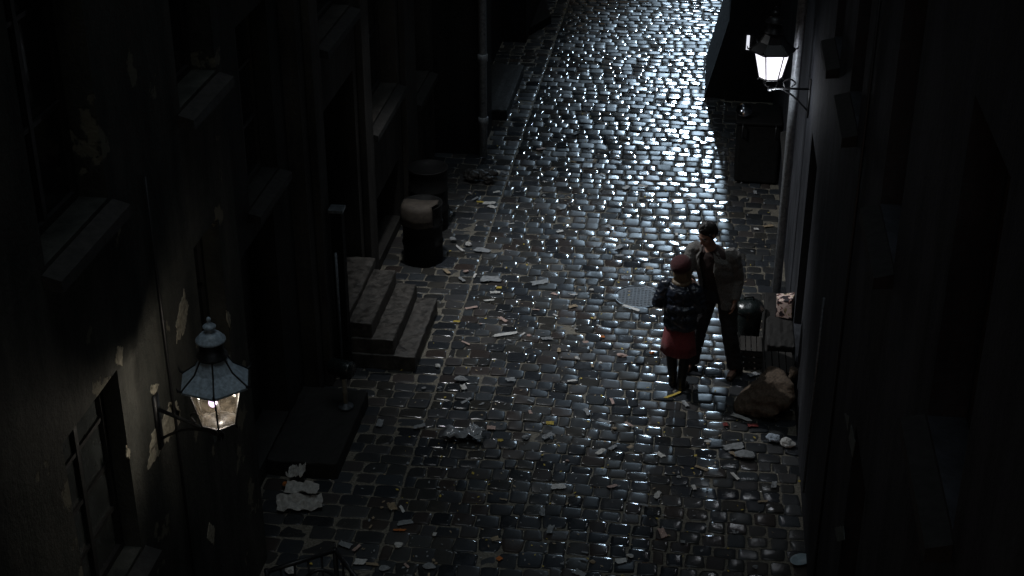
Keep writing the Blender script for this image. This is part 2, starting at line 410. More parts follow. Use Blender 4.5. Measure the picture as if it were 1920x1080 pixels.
# ------------------------------------------------------------------ ground: setts, joints, earth
def paving():
    us = np.array([-1,-0.92,-0.62,0,0.62,0.92,1.0]); n = len(us)
    U, Vv = np.meshgrid(us, us, indexing='ij')
    verts, faces, rnd = [], [], []
    top_f = [(i*n+j, (i+1)*n+j, (i+1)*n+j+1, i*n+j+1) for i in range(n-1) for j in range(n-1)]
    ring = [i*n for i in range(n)] + [(n-1)*n+j for j in range(1,n)] + [i*n+n-1 for i in range(n-2,-1,-1)] + [j for j in range(n-2,0,-1)]
    nr = len(ring)
    off = 0
    def stone(cx, cy, hx, hy, lift, dome, tilt, rot=0.0):
        nonlocal off
        k = 1 - 0.07*(np.abs(U*Vv)**6)
        X = U*hx*k*(1+0.05*nrg.normal()*Vv); Y = Vv*hy*k*(1+0.05*nrg.normal()*U)
        e = np.abs(U)**10*0.8 + np.abs(Vv)**10*0.8
        Z = lift - dome*(0.10*U**2+0.10*Vv**2) - 0.8*dome*np.minimum(e,1.2)
        Z = Z + nrg.normal()*tilt*U*hx + nrg.normal()*tilt*Vv*hy + 0.0013*nrg.normal(size=U.shape)*(1-0.6*e)
        Z = Z + 0.002*nrg.normal()*U*Vv + 0.002*nrg.normal()*(U**2-0.4)
        X = X + 0.0022*nrg.normal(size=U.shape); Y = Y + 0.0022*nrg.normal(size=U.shape)
        c, s = math.cos(rot), math.sin(rot)
        P = np.stack([cx + c*X - s*Y, cy + s*X + c*Y, Z], -1).reshape(-1,3)
        sk = P[ring].copy(); sk[:,2] = -0.055
        verts.append(P); verts.append(sk)
        f = [(a+off,b+off,c_+off,d+off) for a,b,c_,d in top_f]
        o2 = off + n*n
        f += [(ring[i]+off, o2+i, o2+(i+1)%nr, ring[(i+1)%nr]+off) for i in range(nr)]
        faces.extend(f)
        r = nrg.random()
        rnd.append(np.full(n*n+nr, r)); off += n*n+nr
    def blocked(x, y):
        for (x0,x1,y0,y1) in ((-9,-3.42,0,9.92),(-9,-3.62,12.4,30),(-9,-3.78,9.9,12.5),(1.14,9,0,22),(0.42,9,21.9,60),(-3.72,-2.78,13.22,14.5),(-3.72,-3.13,11.2,12.4),(-9,-2.98,19.2,20.25),(-9,-3.37,20.2,24.4),(-9,-2.97,24.4,40)):
            if x0 < x < x1 and y0 < y < y1: return True
        return (x+0.53)**2 + (y-15.15)**2 < 0.285**2
    y = 7.0; row = 0
    while y < 33.0:
        near = y < 11.1
        d = (nrg.uniform(0.140,0.185) if not near else nrg.uniform(0.150,0.205))
        if y > 17: d = nrg.uniform(0.155,0.215)
        yc = y + d/2
        ph = row*0.21
        wave = lambda xx: 0.035*math.sin(xx*1.3+ph*0.6)+0.022*math.sin(xx*3.1+ph)+0.012*math.sin(xx*7.3+1.7*row)
        # carriageway
        x = -2.462 + nrg.uniform(-.006,.006); first = True
        while x < 1.2:
            w = nrg.uniform(0.155,0.225)
            if nrg.random() < 0.08: w *= 0.62
            if first: w *= (0.55 if row % 2 else 1.0); first = False
            wide_joint = near and x > -0.6
            g = nrg.uniform(0.005,0.014) + (0.012 if wide_joint else 0)
            xc = x + w/2
            if -2.46 < xc and not blocked(xc, yc):
                side = xc > 0.62
                stone(xc, yc+wave(xc), (w-g)/2, (d-nrg.uniform(0.005,0.014)-(0.008 if wide_joint else 0))/2,
                      (0.004 if not side else 0.0)+nrg.normal()*0.0045, nrg.uniform(0.005,0.010)*(0.75 if side else 1), 0.022 if not side else 0.016, nrg.normal()*0.025)
            x += w
        # left pavement, flatter and muddier
        x = -2.474
        while x > -4.1:
            w = nrg.uniform(0.17,0.29); xc = x - w/2
            if not blocked(xc, yc):
                stone(xc, yc+0.6*wave(xc), (w-nrg.uniform(0.007,0.014))/2, (d-nrg.uniform(0.008,0.014))/2, -0.004+nrg.normal()*0.003, nrg.uniform(0.004,0.009), 0.016, nrg.normal()*0.015)
            x -= w
        y += d; row += 1
    P = np.concatenate(verts); Rn = np.concatenate(rnd)
    me = bpy.data.meshes.new('cobbled_street')
    me.from_pydata(P.tolist(), [], faces)
    at = me.attributes.new('stone', 'FLOAT', 'POINT'); at.data.foreach_set('value', Rn.astype(np.float32))
    me.polygons.foreach_set('use_smooth', [True]*len(me.polygons))
    me.materials.append(M['sett'])
    o = bpy.data.objects.new('cobbled_street', me); COL.objects.link(o); struct(o)
    # joint sand
    nx, ny = 70, 330
    xs = np.linspace(-4.4, 1.6, nx); ys = np.linspace(5.0, 60.0, ny)
    jv = [(x, y_, (-0.010 if x > -2.47 else -0.012) + (0.0015*math.sin(x*9.1+y_*5.3)+0.0015*math.sin(x*3.7-y_*7.9))) for x in xs for y_ in ys]
    jf = [(i*ny+j, (i+1)*ny+j, (i+1)*ny+j+1, i*ny+j+1) for i in range(nx-1) for j in range(ny-1)]
    struct(MB().add(jv, jf).build('street_joints', M['joint'], smooth=True, fixn=False))
    struct(MB().box(-200,200,-200,300,-0.6,-0.06).build('ground', M['earth']))
paving()

# ------------------------------------------------------------------ buildings
def wall_mb(x, sg, y0, y1, z1, openings, depth=3.0, ends=True):
    """street wall at x facing sg (+1 faces +x) with rectangular openings (y0,y1,z0,z1,recess)"""
    mb = MB()
    ys = sorted({y0, y1} | {o[0] for o in openings} | {o[1] for o in openings})
    zs = sorted({-0.05, z1} | {o[2] for o in openings} | {o[3] for o in openings})
    for a, b in zip(ys, ys[1:]):
        for c, d in zip(zs, zs[1:]):
            ym, zm = (a+b)/2, (c+d)/2
            if any(o[0] < ym < o[1] and o[2] < zm < o[3] for o in openings): continue
            q = [(x,a,c),(x,b,c),(x,b,d),(x,a,d)]
            mb.add(q, [(0,1,2,3) if sg > 0 else (3,2,1,0)])
    for (a,b,c,d,r) in openings:
        xr = x - sg*r
        for q in ([(x,a,c),(x,a,d),(xr,a,d),(xr,a,c)], [(x,b,d),(x,b,c),(xr,b,c),(xr,b,d)],
                  [(x,a,d),(x,b,d),(xr,b,d),(xr,a,d)], [(x,b,c),(x,a,c),(xr,a,c),(xr,b,c)], [(xr,a,c),(xr,a,d),(xr,b,d),(xr,b,c)]):
            mb.add(q, [(0,1,2,3) if sg > 0 else (3,2,1,0)])
    xb = x - sg*depth
    def quad(*q): mb.add(q, [(0,1,2,3)])
    quad((x,y0,-.05),(x,y0,z1),(xb,y0,z1),(xb,y0,-.05)); quad((x,y1,-.05),(xb,y1,-.05),(xb,y1,z1),(x,y1,z1))
    quad((x,y0,z1),(x,y1,z1),(xb,y1,z1),(xb,y0,z1)); quad((xb,y0,-.05),(xb,y0,z1),(xb,y1,z1),(xb,y1,-.05))
    return mb

def window(par, x, sg, y0, y1, z0, z1, rec, glass='glass', cols=2, rows=3, sill=True, pales=None, sillh=0.07, over=0.06):
    """frame set in a recess, panes and a sloping sill"""
    xi = x - sg*(rec-0.06); t = 0.05
    f = MB()
    def bx(mb, xa, xb, *r): mb.box(min(xa,xb), max(xa,xb), *r)
    xo = xi + sg*0.045
    bx(f, xi, xo, y0, y0+t, z0, z1); bx(f, xi, xo, y1-t, y1, z0, z1)
    bx(f, xi, xo, y0+t, y1-t, z0, z0+t); bx(f, xi, xo, y0+t, y1-t, z1-t, z1)
    for i in range(1, cols):
        yc = y0 + (y1-y0)*i/cols; bx(f, xi, xo-sg*.004, yc-.022, yc+.022, z0+t, z1-t)
    for j in range(1, rows):
        zc = z0 + (z1-z0)*j/rows; bx(f, xi, xo-sg*.01, y0+t, y1-t, zc-.014, zc+.014)
    w = f.build('window', M['frame'], par)
    p = MB(); bx(p, xi+sg*.010, xi+sg*.016, y0+.01, y1-.01, z0+.01, z1-.01)
    p.build('pane', M[glass], w)
    if sill:
        s = MB(); a, b = y0-over, y1+over; h = sillh
        xi2, xo2 = x - sg*(rec-.12), x + sg*0.11
        s.add([(xi2,y0+.004,z0-.002),(xi2,y1-.004,z0-.002),(x+sg*.002,y1-.004,z0-.03),(x+sg*.002,y0+.004,z0-.03)], [(0,1,2,3)])
        s.add([(x+sg*.002,a,z0-.03),(x+sg*.002,b,z0-.03),(xo2,b,z0-.06),(xo2,a,z0-.06),(x+sg*.002,a,z0-.03-h-.02),(x+sg*.002,b,z0-.03-h-.02),(xo2,b,z0-.06-h),(xo2,a,z0-.06-h)],
              [(0,1,2,3),(4,7,6,5),(3,2,6,7),(0,3,7,4),(1,5,6,2)])
        s.build('sill', M['sill' if sg > 0 and x > -3.5 else 'silldark'], w)
    return w

def door(par, x, sg, y0, y1, z0, z1, rec, handle=True):
    xi = x - sg*(rec-.05)
    def bx(mb, xa, xb, *r): mb.box(min(xa,xb), max(xa,xb), *r)
    d = MB(); bx(d, xi, xi+sg*.04, y0+.01, y1-.01, z0+.01, z1-.01)
    ym = (y0+y1)/2
    for (a,b) in ((y0+.08,ym-.05),(ym+.05,y1-.08)):
        for (c,e) in ((z0+.15,z0+.85),(z0+1.0,z1-.15)):
            bx(d, xi+sg*.041, xi+sg*.062, a, b, c, e)
    o = d.build('door', M['wooddark'], par, bevel=0.006)
    if handle:
        MB().tube([(xi+sg*.045,ym+.03,z0+1.0),(xi+sg*.10,ym+.03,z0+1.0),(xi+sg*.10,ym-.08,z0+1.0)], .012, 8).build('handle', M['ironworn'], o, True)
    return o

def jag(poly, amp, seed, n=11):
    rr = random.Random(seed); out = []
    for i, p in enumerate(poly):
        q = poly[(i+1) % len(poly)]
        for k in range(n):
            t = k/n
            out.append((p[0]*(1-t)+q[0]*t + rr.uniform(-amp,amp), p[1]*(1-t)+q[1]*t + rr.uniform(-amp,amp)))
    return out
def wall_patch(par, x, sg, poly, seed, amp=0.025, th=0.004, m='bareplaster'):
    """a scab of pale undercoat, or a glint painted as one, standing a few millimetres off the wall"""
    pts = jag(poly, amp, seed)
    mb = MB(); n = len(pts)
    cy = sum(p[0] for p in pts)/n; cz = sum(p[1] for p in pts)/n
    vs = [(x+sg*th, a, b) for a, b in pts] + [(x-sg*.002, a, b) for a, b in pts] + [(x+sg*th, cy, cz)]
    fs = [(i, (i+1)%n, 2*n) for i in range(n)] + [((i+1)%n, i, n+i, n+(i+1)%n) for i in range(n)]
    mb.add(vs, fs).build('plaster_or_glint', M[m], par)

# --- near left house
hA = thing('tenement_house', (-3.4,6.0,0), 'sooty plastered house front with peeling patches behind the left lantern', 'building')
opA = [(6.62,7.46,1.92,3.25,.22),(8.95,9.50,1.75,3.36,.24),(6.75,7.66,4.30,6.1,.28),(8.98,9.76,4.38,6.2,.28),(4.3,5.2,2.2,3.4,.22),(4.3,5.2,4.3,6.1,.28)]
wall_mb(-3.4, 1, 1.0, 9.9, 10.5, opA).build('wall', M['plasterA'], hA)
window(hA, -3.4, 1, *opA[0], cols=2, rows=4, glass='paleglass')
window(hA, -3.4, 1, *opA[1], cols=1, rows=3, sill=False)
window(hA, -3.4, 1, *opA[2]); window(hA, -3.4, 1, *opA[3]); window(hA, -3.4, 1, *opA[4]); window(hA, -3.4, 1, *opA[5])
for i, pl in enumerate((
    [wp(*p, -3.4) for p in ((276,880),(285,815),(318,762),(333,768),(338,790),(312,830))],
    [wp(*p, -3.4) for p in ((316,756),(326,750),(338,772),(330,790))],
    [wp(*p, -3.4) for p in ((332,640),(330,600),(345,545),(352,575),(345,620))],
    [wp(*p, -3.4) for p in ((214,680),(220,650),(230,650),(228,685))],
    [wp(*p, -3.4) for p in ((281,735),(283,722),(297,720),(290,742))],
    [wp(*p, -3.4) for p in ((425,600),(424,580),(431,592),(432,618))],
    [wp(*p, -3.4) for p in ((388,1010),(392,980),(402,990),(400,1020))],
    [wp(*p, -3.4) for p in ((236,855),(236,835),(243,845),(243,860))])):
    wall_patch(hA, -3.4, 1, [(p.y, p.z) for p in pl], 30+i, amp=0.018 if i < 3 else 0.008)
MB().tube([(-3.385,8.24,0.0),(-3.385,8.24,2.3),(-3.385,8.22,3.05),(-3.385,8.22,4.2)], .011, 8).build('conduit', M['iron'], hA, True)

# --- recessed dark house with the slab step
hB = thing('recessed_house', (-3.75,11.1,0), 'narrow black recessed house front between the left lantern and the tall post', 'building')
opB = [(10.75,12.2,0.17,2.35,.35),(11.95,12.36,2.58,3.9,.25)]
opB = [(10.7,11.95,0.17,2.30,.35),(11.3,12.2,2.62,4.2,.25)]
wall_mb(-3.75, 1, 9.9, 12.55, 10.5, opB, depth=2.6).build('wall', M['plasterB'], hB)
door(hB, -3.75, 1, *opB[0]); window(hB, -3.75, 1, *opB[1])

# --- house with the three steps
hC = thing('step_house', (-3.6,15.8,0), 'brown plastered house front with tall windows above the stone steps', 'building')
opC = [(13.2,14.6,0.51,2.75,.45),(15.25,16.8,1.85,4.0,.30),(17.75,18.9,1.30,3.4,.3),(13.3,14.6,3.45,5.6,.28),(15.3,16.8,4.75,6.9,.28),(17.75,18.9,4.4,6.4,.28),(15.35,16.75,0.12,0.9,.3)]
wall_mb(-3.6, 1, 12.55, 19.2, 10.5, opC, depth=2.7).build('wall', M['plasterC'], hC)
door(hC, -3.6, 1, *opC[0])
for o in opC[1:6]: window(hC, -3.6, 1, *o)
window(hC, -3.6, 1, *opC[6], cols=3, rows=1, sill=False)
for y0, y1 in ((14.75,15.1),(16.95,17.6),(12.75,13.05)):      # shallow pilasters
    MB().box(-3.597,-3.52,y0,y1,0.0,7.5).build('pilaster', M['plasterC'], hC, bevel=.01)
window_glint = MB().ball(wp(692,198,-3.68)+V(0,0,.03), .020, 10).build('bulb_or_glint', emit('lamp glint in window', (1.0,0.85,0.7), 6.0), hC, True)  # lamp's reflection in the window glass, put in as a glowing ball

# --- far left houses
hD = thing('corner_house', (-2.95,21.5,0), 'black house corner carrying the long drainpipe at the left of the street', 'building')
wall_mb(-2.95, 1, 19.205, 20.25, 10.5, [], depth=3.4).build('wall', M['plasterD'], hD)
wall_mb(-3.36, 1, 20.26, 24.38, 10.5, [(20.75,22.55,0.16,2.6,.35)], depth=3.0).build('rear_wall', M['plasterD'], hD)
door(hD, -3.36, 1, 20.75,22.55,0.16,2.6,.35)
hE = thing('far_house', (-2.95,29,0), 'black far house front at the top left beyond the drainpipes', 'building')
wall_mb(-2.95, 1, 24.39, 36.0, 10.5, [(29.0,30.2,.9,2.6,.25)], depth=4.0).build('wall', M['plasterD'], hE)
window(hE, -2.95, 1, 29.0,30.2,.9,2.6,.25)
o = MB().prism([(-2.945,24.75),(-2.64,25.55),(-2.70,25.75),(-2.945,27.1)], -.05, .14).build('stone_stoop', M['drum'], bevel=.015)
tag(o, 'low black pointed stoop jutting into the top of the street', 'doorstep')

# --- right houses
hR = thing('alley_house', (1.15,10.0,0), 'long grey damp plastered house wall along the right edge', 'building')
opR = [(7.70,8.56,4.13,5.7,.28),(7.65,8.42,1.25,2.62,.22),(5.2,6.1,4.13,5.7,.28),(5.2,6.1,1.25,2.7,.22),(10.2,11.0,4.0,5.6,.28),(13.15,14.05,0.36,2.5,.4),(16.4,17.3,1.3,2.9,.25),(12.0,12.7,3.9,5.3,.28)]
wall_mb(1.15, -1, 1.0, 21.88, 10.5, opR).build('wall', M['plasterR'], hR)
for k in (0,1,2,3,4,6,7): window(hR, 1.15, -1, *opR[k])
door(hR, 1.15, -1, *opR[5])
MB().tube([(1.128,11.05,.28),(1.128,11.05,2.2)], .012, 8).build('conduit', M['zinc'], hR, True)
MB().tube([(1.13,9.6,0),(1.13,9.6,6)], .012, 8).build('conduit', M['iron'], hR, True)
for i, pl in enumerate((((1584,775),(1593,781),(1590,806)), ((1597,795),(1604,830),(1599,856),(1592,822)), ((1566,990),(1582,985),(1584,1012),(1570,1015)))):  # reflections of window glass, painted here as greenish wall patches
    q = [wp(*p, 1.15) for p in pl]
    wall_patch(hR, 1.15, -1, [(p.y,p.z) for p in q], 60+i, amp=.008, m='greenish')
hF = thing('buttressed_house', (0.42,23.0,0), 'black house end with a sloping buttress closing the right of the street', 'building')
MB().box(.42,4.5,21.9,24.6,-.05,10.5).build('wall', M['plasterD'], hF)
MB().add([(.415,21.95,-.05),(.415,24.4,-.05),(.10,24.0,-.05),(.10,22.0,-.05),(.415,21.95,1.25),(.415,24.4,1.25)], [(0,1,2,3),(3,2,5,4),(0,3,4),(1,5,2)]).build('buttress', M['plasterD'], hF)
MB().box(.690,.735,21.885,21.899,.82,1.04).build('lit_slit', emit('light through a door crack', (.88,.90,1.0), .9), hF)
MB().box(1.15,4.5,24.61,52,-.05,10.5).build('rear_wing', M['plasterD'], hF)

# ------------------------------------------------------------------ lanterns
def lantern(loc, rot, pane, label, arm_to, watts, lcol, bulb_m, roofmat, plate=.104, spot=None):
    cx, cy, zb = loc                       # zb: bottom of the glass
    t = thing('wall_lantern', (cx,cy,zb), label, 'street lamp')
    H, rt, rb, N = 0.29, 0.185, 0.118, 6
    def ring(r, z, k): 
        a = rot + 2*math.pi*k/N; return Vector((cx+r*math.cos(a), cy+r*math.sin(a), zb+z))
    g = MB()
    for k in range(N):
        g.add([ring(rb-.004,0.008,k), ring(rb-.004,0.008,k+1), ring(rt-.004,H-.006,k+1), ring(rt-.004,H-.006,k)], [(0,1,2,3)])
    g.build('glass_pane', pane, t)
    fr = MB()
    for k in range(N):
        fr.tube([ring(rb,0,k), ring(rt,H,k)], .0062, 6)
        fr.tube([ring(rb,0,k), ring(rb,0,k+1)], .008, 6); fr.tube([ring(rt,H,k), ring(rt,H,k+1)], .008, 6)
        p = ring(rb,0,k)
        fr.tube([p, Vector((cx,cy,zb)) + (p-Vector((cx,cy,zb)))*1.12 + V(0,0,-.02)], [.009,.004], 6)
    fr.build('frame', M['iron'], t)
    rf = MB()
    prof = [(rt+.048,H-.012),(rt+.05,H+.004),(rt*.72,H+.085),(.083,H+.175)]
    vs, fs = [], []
    for r, z in prof:
        for k in range(N): vs.append(ring(r, z, k))
    for i in range(len(prof)-1):
        for k in range(N): fs.append((i*N+k, i*N+(k+1)%N, (i+1)*N+(k+1)%N, (i+1)*N+k))
    fs.append(tuple((len(prof)-1)*N+k for k in range(N)))
    rf.add(vs, fs)
    ro = rf.build('roof', roofmat, t)
    rb_ = MB()
    for k in range(N):
        rb_.tube([ring(rt+.05,H+.006,k), ring(rt*.72,H+.088,k), ring(.083,H+.178,k)], .006, 6)
        q = ring(rt+.05,H+.004,k); o = (q-Vector((cx,cy,q.z))).normalized()
        rb_.tube([q-o*.012, q+o*.018+V(0,0,.014), q+o*.026+V(0,0,.042)], [.010,.008,.002], 6)
    rb_.build('rib', M['iron'], ro)
    ch = MB().lathe([(.09,H+.172),(.098,H+.180),(.098,H+.192),(.078,H+.20),(.072,H+.285)], (cx,cy,zb), 28)
    ch.build('chimney', M['iron'], t, True)
    cp = MB().lathe([(.085,H+.283),(.094,H+.290),(.092,H+.302),(.078,H+.312),(.074,H+.322),(.060,H+.336),(.038,H+.345),(.024,H+.352),(.024,H+.372),(.040,H+.380),(.041,H+.390),(.030,H+.400),(.014,H+.408),(.010,H+.425),(.015,H+.436),(.010,H+.448),(.002,H+.453)], (cx,cy,zb), 28)
    cp.build('cap', roofmat, t, True)
    # bulb and reflector disc below it
    MB().ball((cx-.022,cy-.02,zb+.145), (.027,.027,.033), 14).build('bulb_or_glint', bulb_m, t, True)
    MB().lathe([(.012,.0),(.012,.165)], (cx,cy,zb+.0), 10).build('lamp_stem', M['ironworn'], t, True)
    fl = MB().lathe([(plate-.004,-.004),(plate,.004),(.02,.012)], (cx,cy,zb), 24); fl.build('floor_plate', M['ironworn'], t, True)
    # yoke and arm to the wall
    yk = MB()
    for k in (0, 1):
        d = ring(1,0,0)-Vector((cx,cy,zb)); d = d.normalized() * (1 if k == 0 else -1)
        b = Vector((cx,cy,zb))
        yk.tube([b+d*.112, b+d*.108+V(0,0,-.06), b+d*.08+V(0,0,-.098), b+d*.03+V(0,0,-.11), b+V(0,0,-.11)], .009, 8, sub=4)
    yk.lathe([(.018,-.14),(.026,-.125),(.026,-.10),(.012,-.09)], (cx,cy,zb), 14)
    yk.build('yoke', M['ironworn'], t, True)
    am = MB(); b = Vector((cx,cy,zb-.115)); w = Vector(arm_to)
    am.tube([b, w], .013, 8)
    dr = (w-b).normalized()
    am.tube([b+dr*.16, b+dr*.14+V(0,0,.07), b+dr*.2+V(0,0,.10), b+dr*.26+V(0,0,.06), b+dr*.22+V(0,0,.02)], .008, 8, sub=4)
    am.tube([b+dr*.12, b+dr*((w-b).length*.6)+V(0,0,-.08), w+V(0,0,-.24)], .010, 8, sub=4)
    am.box(w.x-.012, w.x+.012, w.y-.035, w.y+.035, w.z-.30, w.z+.10)
    am.build('bracket', M['iron'], t, True)
    if watts:
        ld = bpy.data.lights.new('lamp_light', 'SPOT' if spot else 'POINT'); ld.energy = watts; ld.color = lcol; ld.shadow_soft_size = .05
        if spot: ld.spot_size = spot[0]; ld.spot_blend = spot[1]
        lo = bpy.data.objects.new('lamp_light', ld); lo.location = (cx,cy,zb+(.145 if not spot else .02)); COL.objects.link(lo)
        if spot: lo.rotation_euler = spot[2]
        lo.parent = t; lo.matrix_parent_inverse = PINV[t.name]
    return t

lantern((-2.87,7.68,2.79), R(90+16), pane_mat('grimy warm lantern glass', (0.82,0.80,0.76), (0.075,0.062,0.045), .18),
        'blue-grey gas lantern with see-through grimy panes on the left house wall', (-3.39,7.95,2.675), LEFT_LAMP_W, (1.0,0.92,0.82),
        emit('violet-white mantle', (0.84,0.64,1.0), 2.6), M['lampblue'])
lantern((.73,14.7,2.83), R(90+7+30), opal('lit opal glass', (0.92,0.90,1.0), 1.7),
        'glowing white lantern on the right-hand wall above the alley', (1.14,14.72,2.715), 0, (0.95,0.95,1.0),
        emit('white mantle', (0.95,0.95,1.0), 3.0), M['iron'])
ld = bpy.data.lights.new('right_lamp_light', 'POINT'); ld.energy = RIGHT_LAMP_W; ld.color = (0.86,0.92,1.0); ld.shadow_soft_size = .05
lo = bpy.data.objects.new('lamp_light', ld); lo.location = (.75,14.66,2.64); COL.objects.link(lo)
# unseen lantern added to light the steps and the two people from the left
lantern((-3.08,14.95,4.75), R(90), pane_mat('clear lantern glass', (0.9,0.9,0.88), (0.4,0.36,0.3), .1),
        'added unseen lantern high on the stepped house', (-3.59,14.95,4.635), ADDED_LAMP_W, (0.96,0.98,1.0),
        emit('added lamp mantle', (1.0,0.95,0.88), 20.0), M['lampblue'], .03, (R(88), .9, (R(3), R(-28), 0)))
# unseen bright street lamp assumed farther up the alley to rake the wet stones
fx, fy, fz = .32, 43.0, 8.8
tf = thing('assumed_street_lamp', (fx,fy,0), 'assumed unseen bright street lamp far up the alley above the wet stones', 'street lamp')
MB().tube([(.30,fy+.6,0),(.30,fy+.6,fz-.2),(.30,fy+.5,fz+.7),(.30,fy+.1,fz+.7)], [.08,.06,.05,.04], 12).build('post', M['iron'], tf, True)
MB().lathe([(.34,fz+.48),(.34,fz+.52),(.10,fz+.74),(.04,fz+.76)], (fx,fy,0), 20).build('shade', M['iron'], tf, True)
MB().ball((fx,fy,fz+.26), (.16,.16,.2), 16).build('bulb_or_glint', emit('assumed lamp bulb', (0.80,0.90,1.0), 25.0), tf, True)
ld = bpy.data.lights.new('lamp_light', 'SPOT'); ld.spot_size = R(20); ld.spot_blend = 1.0; ld.energy = ASSUMED_FAR_LAMP_W; ld.color = (0.60,0.80,1.0); ld.shadow_soft_size = .30
lo = bpy.data.objects.new('lamp_light', ld); lo.location = (fx,fy-.05,fz-.3); lo.rotation_euler = (Vector((.70,22.5,0))-Vector((fx,fy-.05,fz-.3))).to_track_quat('-Z','Y').to_euler(); COL.objects.link(lo); lo.parent = tf; lo.matrix_parent_inverse = PINV[tf.name]

# ------------------------------------------------------------------ pipes and post
def pipe(label, pts, r, m, collars=(), shoe=False):
    t = thing('drainpipe', pts[0], label, 'drainpipe')
    MB().tube(pts, r, 14).build('pipe', m, t, True)
    for z in collars:
        a, b = Vector(pts[0]), Vector(pts[-1]); k = (z-a.z)/(b.z-a.z); c = a.lerp(b, k)
        MB().lathe([(r*1.02,-.05),(r*1.28,-.045),(r*1.28,.045),(r*1.02,.05)], c, 14).build('collar', m, t, True)
    return t
pipe('long grey drainpipe on the black house corner left of the street', [(-2.90,19.10,0.02),(-2.90,19.10,9.5)], .055, M['palezinc'], (.55,1.45,3.4))
pipe('short far drainpipe at the top, right of the long grey one', [(-2.89,24.32,1.15),(-2.89,24.32,9.5)], .06, M['palezinc'], (1.2,3.0))
pipe('drainpipe shining in the light beside the glowing white lantern', [(1.0,14.93,.0),(1.0,14.93,9.5)], .048, M['palezinc'], (4.2,))
t = thing('gate_post', (-3.43,12.98,0), 'tall dark square post topped by a pale metal cap beside the steps', 'post')
MB().box(-3.49,-3.37,12.92,13.04,-.02,1.86).build('shaft', M['drum'], t, bevel=.008)
MB().box(-3.505,-3.355,12.905,13.055,1.862,1.90).build('cap', M['zinc'], t, bevel=.006)
MB().tube([(-3.44,12.885,.15),(-3.44,12.885,1.45)], .014, 8).build('rod', M['zinc'], t, True)

# ------------------------------------------------------------------ steps, slabs, street furniture
def slab_mb(x0, x1, y0, y1, z0, z1, seed):
    rr = random.Random(seed); mb = MB(); nx, ny = 8, 14
    vs = []; 
    for i in range(nx+1):
        for j in range(ny+1):
            x = x0+(x1-x0)*i/nx; y = y0+(y1-y0)*j/ny
            edge = i in (0,nx) or j in (0,ny)
            vs.append((x+rr.uniform(-.005,.004)*(edge), y+rr.uniform(-.006,.006)*edge, z1 + rr.uniform(-.004,.004) - (.014*rr.random()**2 if edge else 0) - .012*max(0, math.sin(math.pi*j/ny))*(i > nx*0.5)))
    def id(i,j): return i*(ny+1)+j
    fs = [(id(i,j),id(i+1,j),id(i+1,j+1),id(i,j+1)) for i in range(nx) for j in range(ny)]
    ring = [id(i,0) for i in range(nx+1)]+[id(nx,j) for j in range(1,ny+1)]+[id(i,ny) for i in range(nx-1,-1,-1)]+[id(0,j) for j in range(ny-1,0,-1)]
    o = len(vs); vs += [(vs[k][0],vs[k][1],z0) for k in ring]; n = len(ring)
    fs += [(ring[k], o+k, o+(k+1)%n, ring[(k+1)%n]) for k in range(n)]
    return mb.add(vs, fs)
t = thing('stone_steps', (-3.2,13.85,0), 'worn stone doorsteps rising to the brown house at left', 'steps')
for i, (xa, z) in enumerate(((-2.74,.17),(-2.965,.34),(-3.19,.51))):
    slab_mb(-3.595, xa, 13.16+.02*i, 14.52-.03*i, max(z-.172,-.05), z, i).build('step', M['stone'], t, bevel=.012)
slab_mb(-4.0, -3.43, 13.24, 14.56, .512, .60, 9).build('landing', M['stone'], t, bevel=.012)
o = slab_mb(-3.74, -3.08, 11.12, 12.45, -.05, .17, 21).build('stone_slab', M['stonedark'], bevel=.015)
tag(o, 'low dark stone doorstep slab on the left pavement near the newspapers', 'doorstep')
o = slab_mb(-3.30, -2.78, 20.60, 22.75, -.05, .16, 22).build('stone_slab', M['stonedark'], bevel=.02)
tag(o, 'far stone doorstep with shining edges by the black house corner', 'doorstep')
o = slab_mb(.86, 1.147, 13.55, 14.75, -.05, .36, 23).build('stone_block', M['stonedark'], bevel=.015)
tag(o, 'stone doorstep block at the right wall below the printed carton', 'doorstep')

t = thing('manhole_cover', (-.53,15.15,0), 'round worn iron manhole cover among the setts', 'manhole cover')
MB().lathe([(.285,-.05),(.285,.004),(.262,.006),(.262,-.05)], (-.53,15.15,0), 40, capped=False).build('rim', M['ironworn'], t, True)
mh = MB().lathe([(.258,-.05),(.258,.000),(.252,.004),(.0,.006)], (-.53,15.15,0), 40)
for i in range(-5,6):
    for j in range(-5,6):
        if (i*i+j*j)*.0019 < .05: mh.box(-.53+i*.042-.013,-.53+i*.042+.013,15.15+j*.042-.013,15.15+j*.042+.013,.003,.0075)
mh.build('lid', M['manhole'], t)

def drum(x, y, r, h, label, mats='drum', name='oil_drum', cat='drum'):
    t = thing(name, (x,y,0), label, cat)
    pr = [(r*.97,0.0),(r,.02)]
    for zc in (h*.33,h*.66): pr += [(r,zc-.03),(r+.012,zc-.012),(r+.012,zc+.012),(r,zc+.03)]
    pr += [(r,h-.02),(r+.012,h-.012),(r+.012,h),(r-.005,h),(r-.005,h-.02),(.0,h-.022)]
    MB().lathe(pr, (x,y,0), 32).build('barrel', M[mats], t, True)
    return t
td = drum(-3.14,15.80,.235,.74,'black drum by the left wall with cardboard hanging over its rim')
